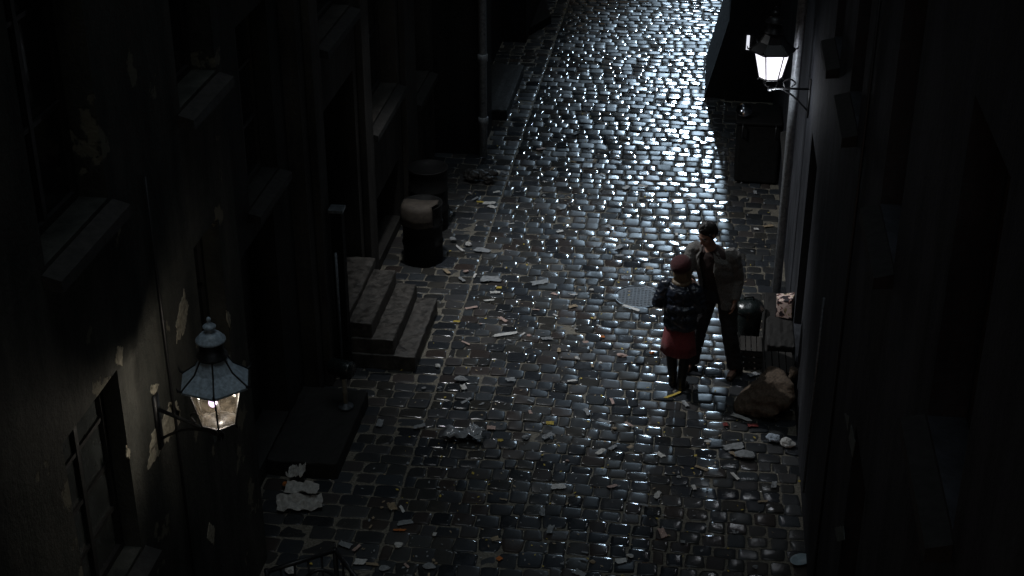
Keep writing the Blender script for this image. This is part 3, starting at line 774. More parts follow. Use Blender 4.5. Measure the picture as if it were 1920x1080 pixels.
# card hanging over the rim of the drum
cb = MB(); nn = 10; vs = []
for j, (dr, z) in enumerate(((-.10,.785),(.06,.782),(.262,.778),(.285,.72),(.285,.62),(.292,.53))):
    for i in range(nn+1):
        a = -math.pi/2 - .15 + (i/nn-.5)*1.55
        rr_ = .004*math.sin(i*.9+j)
        rr_ = abs(rr_)
        vs.append((-3.14 + (dr+rr_)*math.cos(a) if j > 1 else -3.14+.36*(i/nn-.5)*1.15, 15.80 + (dr+rr_)*math.sin(a) if j > 1 else 15.80-(.02 if j == 0 else .12), z+.006*math.sin(i*.8)))
m6 = nn+1
cb.add(vs, [(j*m6+i, j*m6+i+1, (j+1)*m6+i+1, (j+1)*m6+i) for j in range(5) for i in range(nn)])
o = cb.build('cardboard_sheet', M['card'], smooth=True)
sm_ = o.modifiers.new('t','SOLIDIFY'); sm_.thickness = .006
tag(o, 'sheet of brown cardboard draped over the rim of the black drum', 'cardboard')
drum(-3.24,16.75,.24,.80,'black drum farther back behind the cardboard-covered one')

# black dustbin in the right-hand shadow with a round metal headlamp bowl on it
t = thing('dustbin', (.84,18.95,0), 'big black dustbin in the shadow under the glowing white lantern', 'dustbin')
MB().box(.56,1.12,18.62,19.3,0.02,.84).build('body', M['drum'], t, bevel=.03)
MB().box(.535,1.135,18.59,19.33,.842,.885).build('lid', M['drum'], t, bevel=.015)
for s in (.62,1.05): MB().tube([(s,18.60,.86),(s,18.545,.84),(s,18.545,.70),(s,18.60,.68)], .012, 8).build('handle', M['iron'], t, True)
t = thing('metal_pot', (.63,18.78,.885), 'round shiny metal pot glinting on the black dustbin', 'pot')
_pm = Matrix.Translation((.63,18.78,.985)) @ Matrix.Rotation(R(38),4,'X')
MB().lathe([(.0,-.098),(.045,-.092),(.080,-.06),(.096,-.012),(.098,.0)], n=32, M=_pm, capped=False).build('pot_body', M['chrome'], t, True)
MB().lathe([(.103,-.004),(.105,.003),(.098,.008),(.084,.026),(.052,.050),(.018,.058),(.0,.059)], n=32, M=_pm, capped=False).build('lid', M['chrome'], t, True)
MB().lathe([(.010,.056),(.008,.068),(.016,.078),(.0,.082)], n=14, M=_pm).build('knob', M['iron'], t, True)

t = thing('rubbish_bin', (.68,14.25,0), 'small round dark bin with a wet domed lid behind the man', 'bin')
MB().lathe([(.125,.0),(.13,.01),(.15,.40),(.145,.41)], (.68,14.25,0), 28).build('body', M['greenbin'], t, True)
MB().lathe([(.162,.40),(.166,.41),(.160,.435),(.125,.475),(.07,.505),(.0,.515)], (.68,14.25,0), 28).build('lid', M['greenbin'], t, True)
MB().tube([(.63,14.25,.505),(.64,14.25,.54),(.72,14.25,.54),(.73,14.25,.505)], .009, 8).build('handle', M['iron'], t, True)

t = thing('wooden_crate', (.95,13.30,0), 'dark slatted wooden crate against the right wall behind the sack', 'crate')
def crate(x0,x1,y0,y1,z0,z1,par):
    for k in range(3):
        z = z0+(z1-z0)*k/3
        mb = MB(); mb.box(x0,x1,y0,y0+.016,z+.01,z+(z1-z0)/3-.008); mb.box(x0,x1,y1-.016,y1,z+.01,z+(z1-z0)/3-.008)
        mb.box(x0-.016,x0-.001,y0,y1,z+.01,z+(z1-z0)/3-.008); mb.box(x1+.001,x1+.016,y0,y1,z+.01,z+(z1-z0)/3-.008)
        mb.build('slat', M['wooddark2'], par, bevel=.004)
    lid = MB()
    for k in range(4): 
        xa = x0+(x1-x0)*k/4; lid.box(xa+.004,xa+(x1-x0)/4-.004,y0,y1,z1+.001,z1+.016)
    lid.build('lid', M['wooddark2'], par, bevel=.003)
M['wooddark2'] = mat('grey weathered boards', (0.026,0.023,0.020), 0.8, bump=0.6, scale=10, var=0.4, stretch=(1,0.2,1))
crate(.84,1.12,13.08,13.50,.005,.30,t)
t = thing('wooden_crate', (.72,13.86,0), 'low dark crate between the man and the stone doorstep block', 'crate')
crate(.60,.83,13.66,13.98,.005,.20,t)

# sack of burlap slumped by the right wall
def sack():
    mb = MB(); rr = random.Random(5)
    A = gp(1378,765,.05); B = gp(1480,705,.34)
    ax = (B-A); ns = 16; nc = 22; vs = []
    for i in range(ns+1):
        t_ = i/ns; c = A + ax*t_; c.z = .02 + .19*t_**.8
        ry = .05+.21*math.sin(min(1,t_*1.25)*math.pi*.62)**.8; rz = .03+.20*t_**.9*(1 if t_ < .9 else .8)
        if i == 0 or i == ns: ry *= .35; rz *= .35
        sd = Vector((-ax.y, ax.x, 0)).normalized()
        for k in range(nc):
            th = 2*math.pi*k/nc
            w = 1+.12*math.sin(th*3+t_*7)+.08*math.sin(th*6-t_*13)+.05*math.sin(th*11+t_*23)+rr.uniform(-.035,.035)
            p = c + sd*(math.cos(th)*ry*w) + V(0,0,1)*(math.sin(th)*rz*w)
            p.z = max(p.z, .006); vs.append(p)
    fs = [(i*nc+k, i*nc+(k+1)%nc, (i+1)*nc+(k+1)%nc, (i+1)*nc+k) for i in range(ns) for k in range(nc)]
    fs += [tuple(range(nc-1,-1,-1)), tuple(ns*nc+k for k in range(nc))]
    mb.add(vs, fs)
    t = thing('burlap_sack', (A+B)*.5*Vector((1,1,0)) if False else (((A+B)/2).x, ((A+B)/2).y, 0), 'brown burlap sack slumped against the right wall', 'sack')
    remeshed(mb, 'bag', M['burlap'], t, .012, 2, .014, (5,12))
    mb2 = MB(); B2 = A+ax*.98; B2.z = .24
    mb2.tube([B2+V(0,0,-.02), B2+ax.normalized()*.05+V(0,0,.07), B2+ax.normalized()*.07+V(0,0,.14)], [.06,.035,.055], 12).build('tied_neck', M['burlap'], t, True)
sack()

# standpipe on the slab
t = thing('standpipe', (-3.22,12.10,.17), 'small standpipe with pale stem and black drum head on the slab', 'standpipe')
MB().lathe([(.075,.0),(.075,.02),(.035,.03),(.035,.05)], (-3.22,12.10,.168), 18).build('base', M['zinc'], t, True)
MB().lathe([(.024,.05),(.024,.36)], (-3.22,12.10,.168), 14).build('stem', mat('pale painted pipe', (.34,.32,.27), .5, bump=.3, scale=30), t, True)
MB().tube([(-3.36,12.14,.60),(-3.34,12.135,.60),(-3.16,12.09,.60),(-3.13,12.08,.60)], [.07,.085,.085,.075], 18).build('head', M['greenbin'], t, True)
MB().tube([(-3.22,12.10,.50),(-3.22,12.10,.56)], .03, 10).build('collar', M['ironworn'], t, True)

# wrought-iron railing of the cellar well, bottom left
t = thing('iron_railing', (-2.7,9.1,0), 'wrought iron railing with a scrolled arch at the bottom left', 'railing')
cA, cB, cC = gp(500,1072,.95), gp(628,1032,.95), gp(672,1088,.95)
for nm, a, b in (('top_rail',cA,cB),('top_rail',cB,cC)):
    MB().tube([a,b], .018, 8).build(nm, M['iron'], t, True)
    a0, b0 = Vector((a.x,a.y,.12)), Vector((b.x,b.y,.12))
    MB().tube([a0,b0], .014, 8).build('bottom_rail', M['iron'], t, True)
for a in (cA,cB,cC):
    MB().tube([(a.x,a.y,-.02),(a.x,a.y,.97)], .02, 8).build('post', M['iron'], t, True)
for a, b, n_ in ((cA,cB,5),(cB,cC,3)):
    for k in range(1, n_):
        p = a.lerp(b, k/n_)
        MB().tube([(p.x,p.y,.12),(p.x,p.y,.95)], .009, 6).build('baluster', M['iron'], t, True)
for a, b in ((cA.lerp(cB,.42), cB.lerp(cC,.25)),):
    mid = (a+b)/2; arc = []
    for k in range(13):
        th = math.pi*k/12; q = mid + (a-mid)*math.cos(th); arc.append((q.x,q.y,.56+.30*math.sin(th)))
    MB().tube(arc, .014, 8).build('arch', M['iron'], t, True)

# ------------------------------------------------------------------ people
SIDE = Vector((1,0,0))
def hand(mb, wrist, direc, palm_n, scale=1.0, curl=0.5, thumb_side=1):
    """palm, four fingers, thumb; direc = towards the fingertips, palm_n = out of the palm"""
    d = Vector(direc).normalized(); n = Vector(palm_n); n = (n - d*n.dot(d)).normalized(); s = d.cross(n)*thumb_side
    w = Vector(wrist); S = scale
    mb.tube([w-d*.02*S, w+d*.03*S, w+d*.085*S], [(.026*S,.020*S),(.038*S,.016*S),(.040*S,.014*S)], 10, side=s)
    for i, (o, L_) in enumerate(((.030,.070),(.010,.080),(-.011,.074),(-.031,.058))):
        b = w + d*.082*S + s*o*S
        d1 = (d*math.cos(curl*.6)+n*math.sin(curl*.6)); d2 = (d*math.cos(curl*1.4)+n*math.sin(curl*1.4)); d3 = (d*math.cos(curl*2.1)+n*math.sin(curl*2.1))
        p1 = b + d1*L_*.45*S; p2 = p1 + d2*L_*.32*S; p3 = p2 + d3*L_*.25*S
        mb.tube([b-d*.01*S,p1,p2,p3], [.0095*S,.009*S,.0082*S,.007*S], 8)
    b = w + d*.025*S + s*.03*S
    mb.tube([b, b+(s*.7+d*.6+n*.2).normalized()*.035*S, b+(s*.6+d*.75+n*.35).normalized()*.065*S], [.013*S,.011*S,.009*S], 8)

def head(mb, c, face, up, S=1.0):
    """skull, jaw, brow, nose, ears, lips on the common body mesh; returns the frame"""
    f = Vector(face).normalized(); u = Vector(up); u = (u-f*u.dot(f)).normalized(); r = f.cross(u)
    Mx = Matrix((r, f, u)).transposed()
    c = Vector(c); P = lambda a,b,z: c + Mx @ Vector((a*S,b*S,z*S))
    mb.ball(P(0,-.012,.035), (.074*S,.094*S,.088*S), 18, M=Mx)
    mb.ball(P(0,.018,-.030), (.062*S,.070*S,.078*S), 18, M=Mx)
    mb.ball(P(0,.052,-.088), (.034*S,.030*S,.024*S), 12, M=Mx)        # chin
    mb.ball(P(0,.074,.028), (.048*S,.018*S,.013*S), 12, M=Mx)          # brow
    mb.tube([P(0,.082,.018), P(0,.101,-.012), P(0,.106,-.026), P(0,.088,-.036)], [.008*S,.012*S,.015*S,.010*S], 8)
    for s in (-1,1):
        mb.ball(P(s*.072,-.006,-.004), (.010*S,.020*S,.032*S), 10, M=Mx)   # ear
        mb.ball(P(s*.040,.058,-.022), (.022*S,.022*S,.020*S), 10, M=Mx)    # cheekbone
    return P, Mx

def face_parts(par, P, Mx, S):
    for s in (-1,1):
        e = MB().ball(P(s*.030,.076,.008), (.0125*S,.010*S,.0085*S), 10, M=Mx).build('eye', M['eyewhite'], par, True)
        MB().ball(P(s*.030,.0855,.007), (.006*S,.003*S,.006*S), 8, M=Mx).build('iris', M['eyedark'], e, True)
        MB().tube([P(s*.012,.088,.030), P(s*.032,.086,.036), P(s*.052,.074,.030)], .0042*S, 6).build('eyebrow', M['hairdark'], par, True)
    MB().tube([P(-.024,.080,-.058), P(0,.090,-.055), P(.024,.080,-.058)], [.003*S,.0065*S,.003*S], 8).build('mouth', M['lips'], par, True)

# --- man
mn = thing('person', (.32,13.53,0), 'man in a grey jacket and dark trousers facing the woman in the red beret', 'person')
pel, chs, nck = V(.325,13.55,.93), V(.265,13.51,1.24), V(.225,13.48,1.46)
fm = Vector((-.50,-.86,0)).normalized(); rm = Vector((-.86,.50,0)).normalized()
shR_, shL_ = V(.065,13.57,1.385), V(.445,13.47,1.375)
elR, wrR = V(-.015,13.47,1.13), V(.045,13.30,1.17)
elL, wrL = V(.515,13.50,1.12), V(.492,13.42,.905)
kL, aL = V(.475,13.47,.50), V(.555,13.53,.085); kR, aR = V(.165,13.55,.50), V(.105,13.60,.085)
hpL, hpR = V(.415,13.53,.92), V(.235,13.58,.92)
b = MB()
b.tube([pel+V(0,0,-.06), pel+V(0,0,.05), (pel+chs)/2, chs, chs+V(-.02,-.01,.13), nck+V(0,0,-.03)], [(.15,.105),(.16,.11),(.145,.10),(.175,.115),(.165,.10),(.06,.06)], 18, side=rm, sub=3)
b.tube([nck+V(0,0,-.08), nck, V(.205,13.455,1.53)], [.068,.058,.055], 14)
for a_, b_, c_ in ((shR_,elR,wrR),(shL_,elL,wrL)):
    b.tube([a_, a_.lerp(b_,.5), b_, b_.lerp(c_,.4), c_], [.058,.050,.040,.038,.027], 12, sub=3)
for a_, b_, c_ in ((hpL,kL,aL),(hpR,kR,aR)):
    b.tube([a_+V(0,0,.03), a_.lerp(b_,.4), b_, b_.lerp(c_,.35), c_], [.095,.080,.056,.056,.038], 14, sub=3)
    b.tube([c_+V(0,.03,-.03), c_+V(-.03,-.06,-.045), c_+V(-.06,-.14,-.055)], [.04,.038,.03], 10)
hc = V(.185,13.425,1.615); fdir = Vector((-.62,-.70,-.42)); udir = Vector((-.20,-.25,1))
P, Mx = head(b, hc, fdir, udir, 1.02)
hand(b, wrL, (-.02,-.06,-1), (-1,.1,0), 1.0, .55, -1)
hand(b, wrR, (.25,-.75,.1), (0,-.1,-1), 1.0, .45, -1)
remeshed(b, 'body', M['skin'], mn, .0085, 3)
face_parts(mn, P, Mx, 1.02)
# hair: a full cap with a lifted, swept top
h = MB()
h.ball(P(0,-.022,.060), (.083,.098,.080), 18, M=Mx); h.ball(P(0,-.055,.02), (.080,.070,.090), 16, M=Mx)
rr = random.Random(3)
for k in range(60):
    a = rr.uniform(0,2*math.pi); q = rr.uniform(.2,1)
    x_, y_ = .070*q*math.cos(a), -.02+.085*q*math.sin(a); z_ = .060+.078*math.sqrt(max(0,1-q*q*.9))
    h.tube([P(x_*.9,y_*.9,z_-.02), P(x_+.01,y_+.012,z_+.004), P(x_*1.1+.018,y_*1.1+rr.uniform(-.01,.02),z_+rr.uniform(-.012,.010))], [.014,.012,.006], 6)
for s in (-1,1): h.tube([P(s*.070,.03,.06), P(s*.076,.022,.02), P(s*.076,.012,-.020)], [.016,.013,.008], 8)
remeshed(h, 'hair', M['hairdark'], mn, .007, 1)
# trousers
tr = MB()
tr.tube([pel+V(0,0,.10), pel+V(0,0,.0), pel+V(0,0,-.07)], [(.172,.122),(.182,.130),(.168,.122)], 18, side=rm)
for a_, b_, c_ in ((hpL,kL,aL),(hpR,kR,aR)):
    tr.tube([a_+V(0,0,.05), a_.lerp(b_,.35), b_+V(0,-.005,0), b_.lerp(c_,.5)+V(0,.01,0), c_+V(0,.005,.0), c_+V(0,-.005,-.035)], [.110,.098,.080,.078,.080,.084], 16, sub=4)
remeshed(tr, 'trousers', M['trousers'], mn, .011, 2, .009)
# shirt and jacket
s_ = MB(); s_.tube([pel+V(0,0,.03), (pel+chs)/2, chs, chs+V(-.02,-.01,.14), nck+V(0,0,-.005)], [(.166,.118),(.158,.112),(.184,.125),(.172,.108),(.066,.066)], 18, side=rm, sub=3)
remeshed(s_, 'shirt', M['shirt'], mn, .011, 2, .004)
def jacket():
    """open jacket: an outer shell with a gap at the front, with sleeves joined in one mesh"""
    mb = MB()
    secs = [(pel+V(.004,.0,-.115),(.215,.168)),(pel+V(0,0,.02),(.208,.160)),((pel+chs)/2+V(0,0,.02),(.192,.146)),(chs,(.212,.152)),(chs+V(-.012,-.005,.10),(.205,.136)),(chs+V(-.025,-.012,.155),(.150,.104)),(nck+V(0,0,-.015),(.090,.085))]
    n = 34; gap0 = [.62,.50,.42,.40,.42,.55,.80]
    outer, inner = [], []
    for (c, (a, bb)), g in zip(secs, gap0):
        for k in range(n+1):
            th = g + (2*math.pi-2*g)*k/n      # 0 points to the front
            wv = 1 + .018*math.sin(th*5+c.z*9)+.012*math.sin(th*11-c.z*17)
            d = fm*math.cos(th)*bb*wv + rm*math.sin(th)*a*wv
            outer.append(c+d); inner.append(c+d*.93)
    m_ = n+1; fs = []
    No = len(outer); S_ = len(secs)
    for i in range(S_-1):
        for k in range(n):
            fs.append((i*m_+k, i*m_+k+1, (i+1)*m_+k+1, (i+1)*m_+k)); fs.append((No+i*m_+k, No+(i+1)*m_+k, No+(i+1)*m_+k+1, No+i*m_+k+1))
        for k in (0,n): fs.append((i*m_+k,(i+1)*m_+k,No+(i+1)*m_+k,No+i*m_+k))
    for i in (0,S_-1):
        for k in range(n): fs.append((i*m_+k, i*m_+k+1, No+i*m_+k+1, No+i*m_+k))
    mb.add(outer+inner, fs)
    for a_, b_, c_ in ((shR_,elR,wrR),(shL_,elL,wrL)):
        mb.tube([a_+V(0,0,.015)-(a_-chs)*.18, a_, a_.lerp(b_,.5), b_, b_.lerp(c_,.5), c_+(b_-c_)*.06], [.088,.083,.074,.064,.058,.052], 16, sub=4)
    return mb
remeshed(jacket(), 'jacket', M['tweed'], mn, .0095, 2, .0065)
for sgn in (-1,1):     # lapels
    th0 = .44
    def jp(th, c, a, bb, k=1.03): return c + fm*math.cos(th)*bb*k + rm*math.sin(th)*sgn*a*k
    pts = [jp(.75,nck+V(0,0,-.02),.088,.085), jp(.50,chs+V(-.02,-.01,.13),.20,.13), jp(.86,chs+V(-.012,-.006,.10),.215,.142), jp(.66,chs+V(-.006,-.003,.05),.213,.148), jp(.42,(pel+chs)/2+V(0,0,.06),.196,.149)]
    q = MB().add(pts+[p-fm*.008 for p in pts], [(0,1,4,3,2),(5,7,8,9,6)]+[(i,(j),5+j,5+i) for i,j in ((0,2),(2,3),(3,4),(4,1),(1,0))])
    q.build('lapel', M['tweed'], mn)
for a_, dx in ((aL,-.05),(aR,-.075)):
    sh = MB()
    sh.tube([a_+V(.012,.055,-.055), a_+V(0,.01,-.045), a_+V(dx*.6,-.07,-.052), a_+V(dx*1.25,-.17,-.062)], [(.036,.030),(.044,.042),(.046,.032),(.030,.022)], 14, side=SIDE, sub=3)
    remeshed(sh, 'shoe', M['shoe'], mn, .008, 2)

# --- woman
wo = thing('person', (-.04,13.19,0), 'woman in a red beret and red skirt seen from behind facing the man', 'person')
fw_ = Vector((.45,.89,0)).normalized(); rw = Vector((.89,-.45,0)).normalized()
S = .90
pel, chs, nck = V(-.035,13.17,.76), V(-.045,13.19,1.03), V(-.040,13.205,1.195)
shl, shr = V(-.185,13.24,1.135), V(.095,13.14,1.135)
ell, wrl = V(-.262,13.19,.965), V(-.195,13.36,.90)
elr, wrr = V(.150,13.14,.95), V(.140,13.32,.98)
kl_, al_ = V(-.105,13.20,.40), V(-.075,13.21,.075); kr_, ar_ = V(.035,13.15,.40), V(.015,13.13,.075)
hpl, hpr = V(-.105,13.19,.74), V(.04,13.14,.74)
b = MB()
b.tube([pel+V(0,0,-.05), pel+V(0,0,.03), (pel+chs)/2, chs, chs+V(0,.008,.10), nck+V(0,0,-.02)], [(.135,.10),(.14,.10),(.115,.085),(.135,.095),(.125,.08),(.048,.048)], 18, side=rw, sub=3)
b.tube([nck+V(0,0,-.06), nck, V(-.035,13.215,1.26)], [.054,.046,.044], 14)
for a_, b_, c_ in ((shl,ell,wrl),(shr,elr,wrr)):
    b.tube([a_, a_.lerp(b_,.5), b_, b_.lerp(c_,.4), c_], [.045,.040,.033,.030,.022], 12, sub=3)
for a_, b_, c_ in ((hpl,kl_,al_),(hpr,kr_,ar_)):
    b.tube([a_, a_.lerp(b_,.4), b_, b_.lerp(c_,.35), c_], [.080,.068,.047,.048,.031], 14, sub=3)
hcw = V(-.030,13.225,1.315); fdw = Vector((.42,.85,.22)); udw = Vector((-.05,-.12,1))
P, Mx = head(b, hcw, fdw, udw, .92)
hand(b, wrl, (.3,.9,.1), (.6,-.2,-.6), .86, .7, 1); hand(b, wrr, (-.2,.9,.25), (-.6,-.1,-.5), .86, .6, -1)
remeshed(b, 'body', M['skin'], wo, .0085, 3)
face_parts(wo, P, Mx, .92)
h = MB(); h.ball(P(0,-.020,.040), (.084,.098,.085), 16, M=Mx); h.ball(P(0,-.060,-.025), (.088,.060,.075), 16, M=Mx)
rr = random.Random(8)
for k in range(26):
    a = math.pi*(1.0+k/25.0)
    x_, y_ = .086*math.cos(a), -.02+.085*math.sin(a)
    h.tube([P(x_*.9,y_*.9,.03), P(x_*1.04,y_*1.04,-.03), P(x_*1.06+rr.uniform(-.01,.01),y_*1.06,-.095+rr.uniform(-.012,.012))], [.018,.017,.009], 7)
remeshed(h, 'hair', M['hairfair'], wo, .008, 1)
bt = MB()
bt.lathe([(.0,-.03),(.080,-.026),(.092,-.015),(.108,.018),(.111,.045),(.099,.076),(.070,.100),(.035,.111),(.0,.114)], (0,0,0), 26, M=Matrix.Translation(P(0,-.026,.062)) @ Mx.to_4x4() @ Matrix.Rotation(R(14),4,'X') @ Matrix.Rotation(R(-9),4,'Y'))
bt.tube([P(0,-.045,.148), P(0,-.052,.172)], [.006,.005], 6)
remeshed(bt, 'beret', M['beret'], wo, .008, 2)
jk = MB()
jk.tube([pel+V(0,-.005,-.045), pel+V(0,-.005,.0), pel+V(0,0,.08), chs+V(0,0,-.04), chs+V(0,.0,.06), chs+V(0,.01,.125), nck+V(0,0,-.01)], [(.152,.128),(.170,.145),(.160,.138),(.168,.142),(.162,.130),(.122,.100),(.070,.068)], 20, side=rw, sub=4)
for a_, b_, c_ in ((shl,ell,wrl),(shr,elr,wrr)):
    jk.tube([a_-(a_-chs)*.2, a_, a_.lerp(b_,.5), b_, b_.lerp(c_,.5), c_], [.074,.074,.070,.062,.056,.044], 16, sub=4)
    for q in (.28,.62): jk.tube([a_.lerp(b_,q-.06), a_.lerp(b_,q), a_.lerp(b_,q+.06)], [.062,.075,.062], 14)
for z_, k_ in ((-.0,1.03),(.10,1.03),(.2,1.02)):
    jk.tube([pel+V(0,0,z_-.03), pel+V(0,0,z_), pel+V(0,0,z_+.03)], [(.17,.14),(.174*k_,.150*k_),(.17,.14)], 20, side=rw)
remeshed(jk, 'jacket', M['blackjacket'], wo, .0095, 1, .012, (11,26))
cl = MB(); cl.tube([nck+V(rw.x*.075*math.cos(a)+fw_.x*.07*math.sin(a), rw.y*.075*math.cos(a)+fw_.y*.07*math.sin(a), .008+.012*math.sin(a)) for a in [i*2*math.pi/16 for i in range(17)]], .028, 8)
remeshed(cl, 'collar', M['hairfair'], wo, .009, 1)
sk = MB(); n = 40; vs = []; secs = [(.76,.142,.115),(.66,.160,.138),(.55,.172,.150),(.435,.186,.160)]
for z_, a_, b_ in secs:
    for k in range(n):
        th = 2*math.pi*k/n; wv = 1+.035*math.sin(th*9)*(.76-z_)/.32
        vs.append(V(-.035,13.17,z_)+rw*(a_*wv*math.cos(th))+fw_*(b_*wv*math.sin(th)))
for z_, a_, b_ in reversed(secs):
    for k in range(n):
        th = 2*math.pi*k/n; wv = 1+.035*math.sin(th*9)*(.76-z_)/.32
        vs.append(V(-.035,13.17,z_)+rw*((a_-.008)*wv*math.cos(th))+fw_*((b_-.008)*wv*math.sin(th)))
sk.add(vs, [(i*n+k, i*n+(k+1)%n, (i+1)*n+(k+1)%n, (i+1)*n+k) for i in range(7) for k in range(n)])
sk.build('skirt', M['redskirt'], wo, True)
for a_, b_, c_ in ((hpl,kl_,al_),(hpr,kr_,ar_)):
    MB().tube([a_.lerp(b_,.3), b_, b_.lerp(c_,.35), c_+V(0,0,.02)], [.080,.053,.054,.040], 14, sub=3).build('stocking', M['tights'], wo, True)
    sh = MB(); sh.tube([c_+V(0,0,.10), c_+V(0,0,.03), c_+V(0,.005,-.03)], [.046,.044,.046], 12)
    sh.tube([c_+V(-.008,-.045,-.045), c_+V(.005,.02,-.042), c_+V(.03,.09,-.050), c_+V(.05,.145,-.058)], [(.030,.026),(.038,.030),(.038,.026),(.024,.016)], 12, side=SIDE, sub=3)
    remeshed(sh, 'boot', M['boot'], wo, .008, 1)

# ------------------------------------------------------------------ litter
PC = {}
def pcol(c, rough=.75):
    k = (c, rough)
    if k not in PC: PC[k] = mat('litter ' + '%.2f %.2f %.2f' % c, c, rough, bump=.4, scale=30, var=.25)
    return PC[k]
WHITE, GREY, PINK, YEL, ORA, TAN, RED, BLUE = (.55,.54,.52),(.24,.25,.26),(.42,.30,.26),(.48,.36,.06),(.50,.15,.03),(.30,.23,.15),(.20,.03,.025),(.40,.46,.54)
def sheet_mb(c, L_, W, rot, seed, fold=.2, lift=.008, rag=1.0):
    """torn wet sheet: ragged outline, sharp creases, lying in the joints"""
    rr = random.Random(seed); nx, ny = 12, 9; vs = []
    o = Vector((rr.uniform(0,90), rr.uniform(0,90), rr.uniform(0,90)))
    cr, sr = math.cos(rot), math.sin(rot)
    cl = [(rr.uniform(0,6.28), rr.uniform(-.3,.3)) for _ in range(3)]
    for i in range(nx+1):
        for j in range(ny+1):
            u, v = i/nx-.5, j/ny-.5
            k = 1 + .30*rag*noise.noise(o+Vector((math.atan2(v,u)*1.3, 0, 0))) + .12*rag*noise.noise(o+Vector((math.atan2(v,u)*5, 3, 0)))
            x, y = u*L_*k, v*W*k
            n1 = abs(noise.noise(o+Vector((u*4, v*4*W/L_, 0)))); n2 = abs(noise.noise(o+Vector((u*10, v*10*W/L_, 5))))
            z = W*fold*(.55*n1+.25*n2)
            for a, d in cl:                      # folds
                t = u*math.cos(a)+v*math.sin(a)-d
                if t > 0: z += W*fold*.35*min(t,.25)
            vs.append((c[0]+cr*x-sr*y, c[1]+sr*x+cr*y, c[2]+lift*.4+z))
    m_ = ny+1
    return MB().add(vs, [(i*m_+j,(i+1)*m_+j,(i+1)*m_+j+1,i*m_+j+1) for i in range(nx) for j in range(ny)])
def crumple_mb(c, r, seed, flat=.55):
    rr = random.Random(seed); mb = MB(); mb.ball((0,0,0), 1.0, 16)
    dirs = [Vector((rr.gauss(0,1),rr.gauss(0,1),rr.gauss(0,1))).normalized() for _ in range(16)]
    vs = []
    for p in mb.v:
        q = Vector(p); s = 1.0
        for d in dirs: s -= .16*max(0, q.dot(d)-.55)/.45
        s += rr.uniform(-.09,.09)
        vs.append((c[0]+q.x*r*s*1.1, c[1]+q.y*r*s*.85, max(c[2]+.003, c[2]+r*flat*.9+q.z*r*s*flat)))
    mb.v = vs; return mb
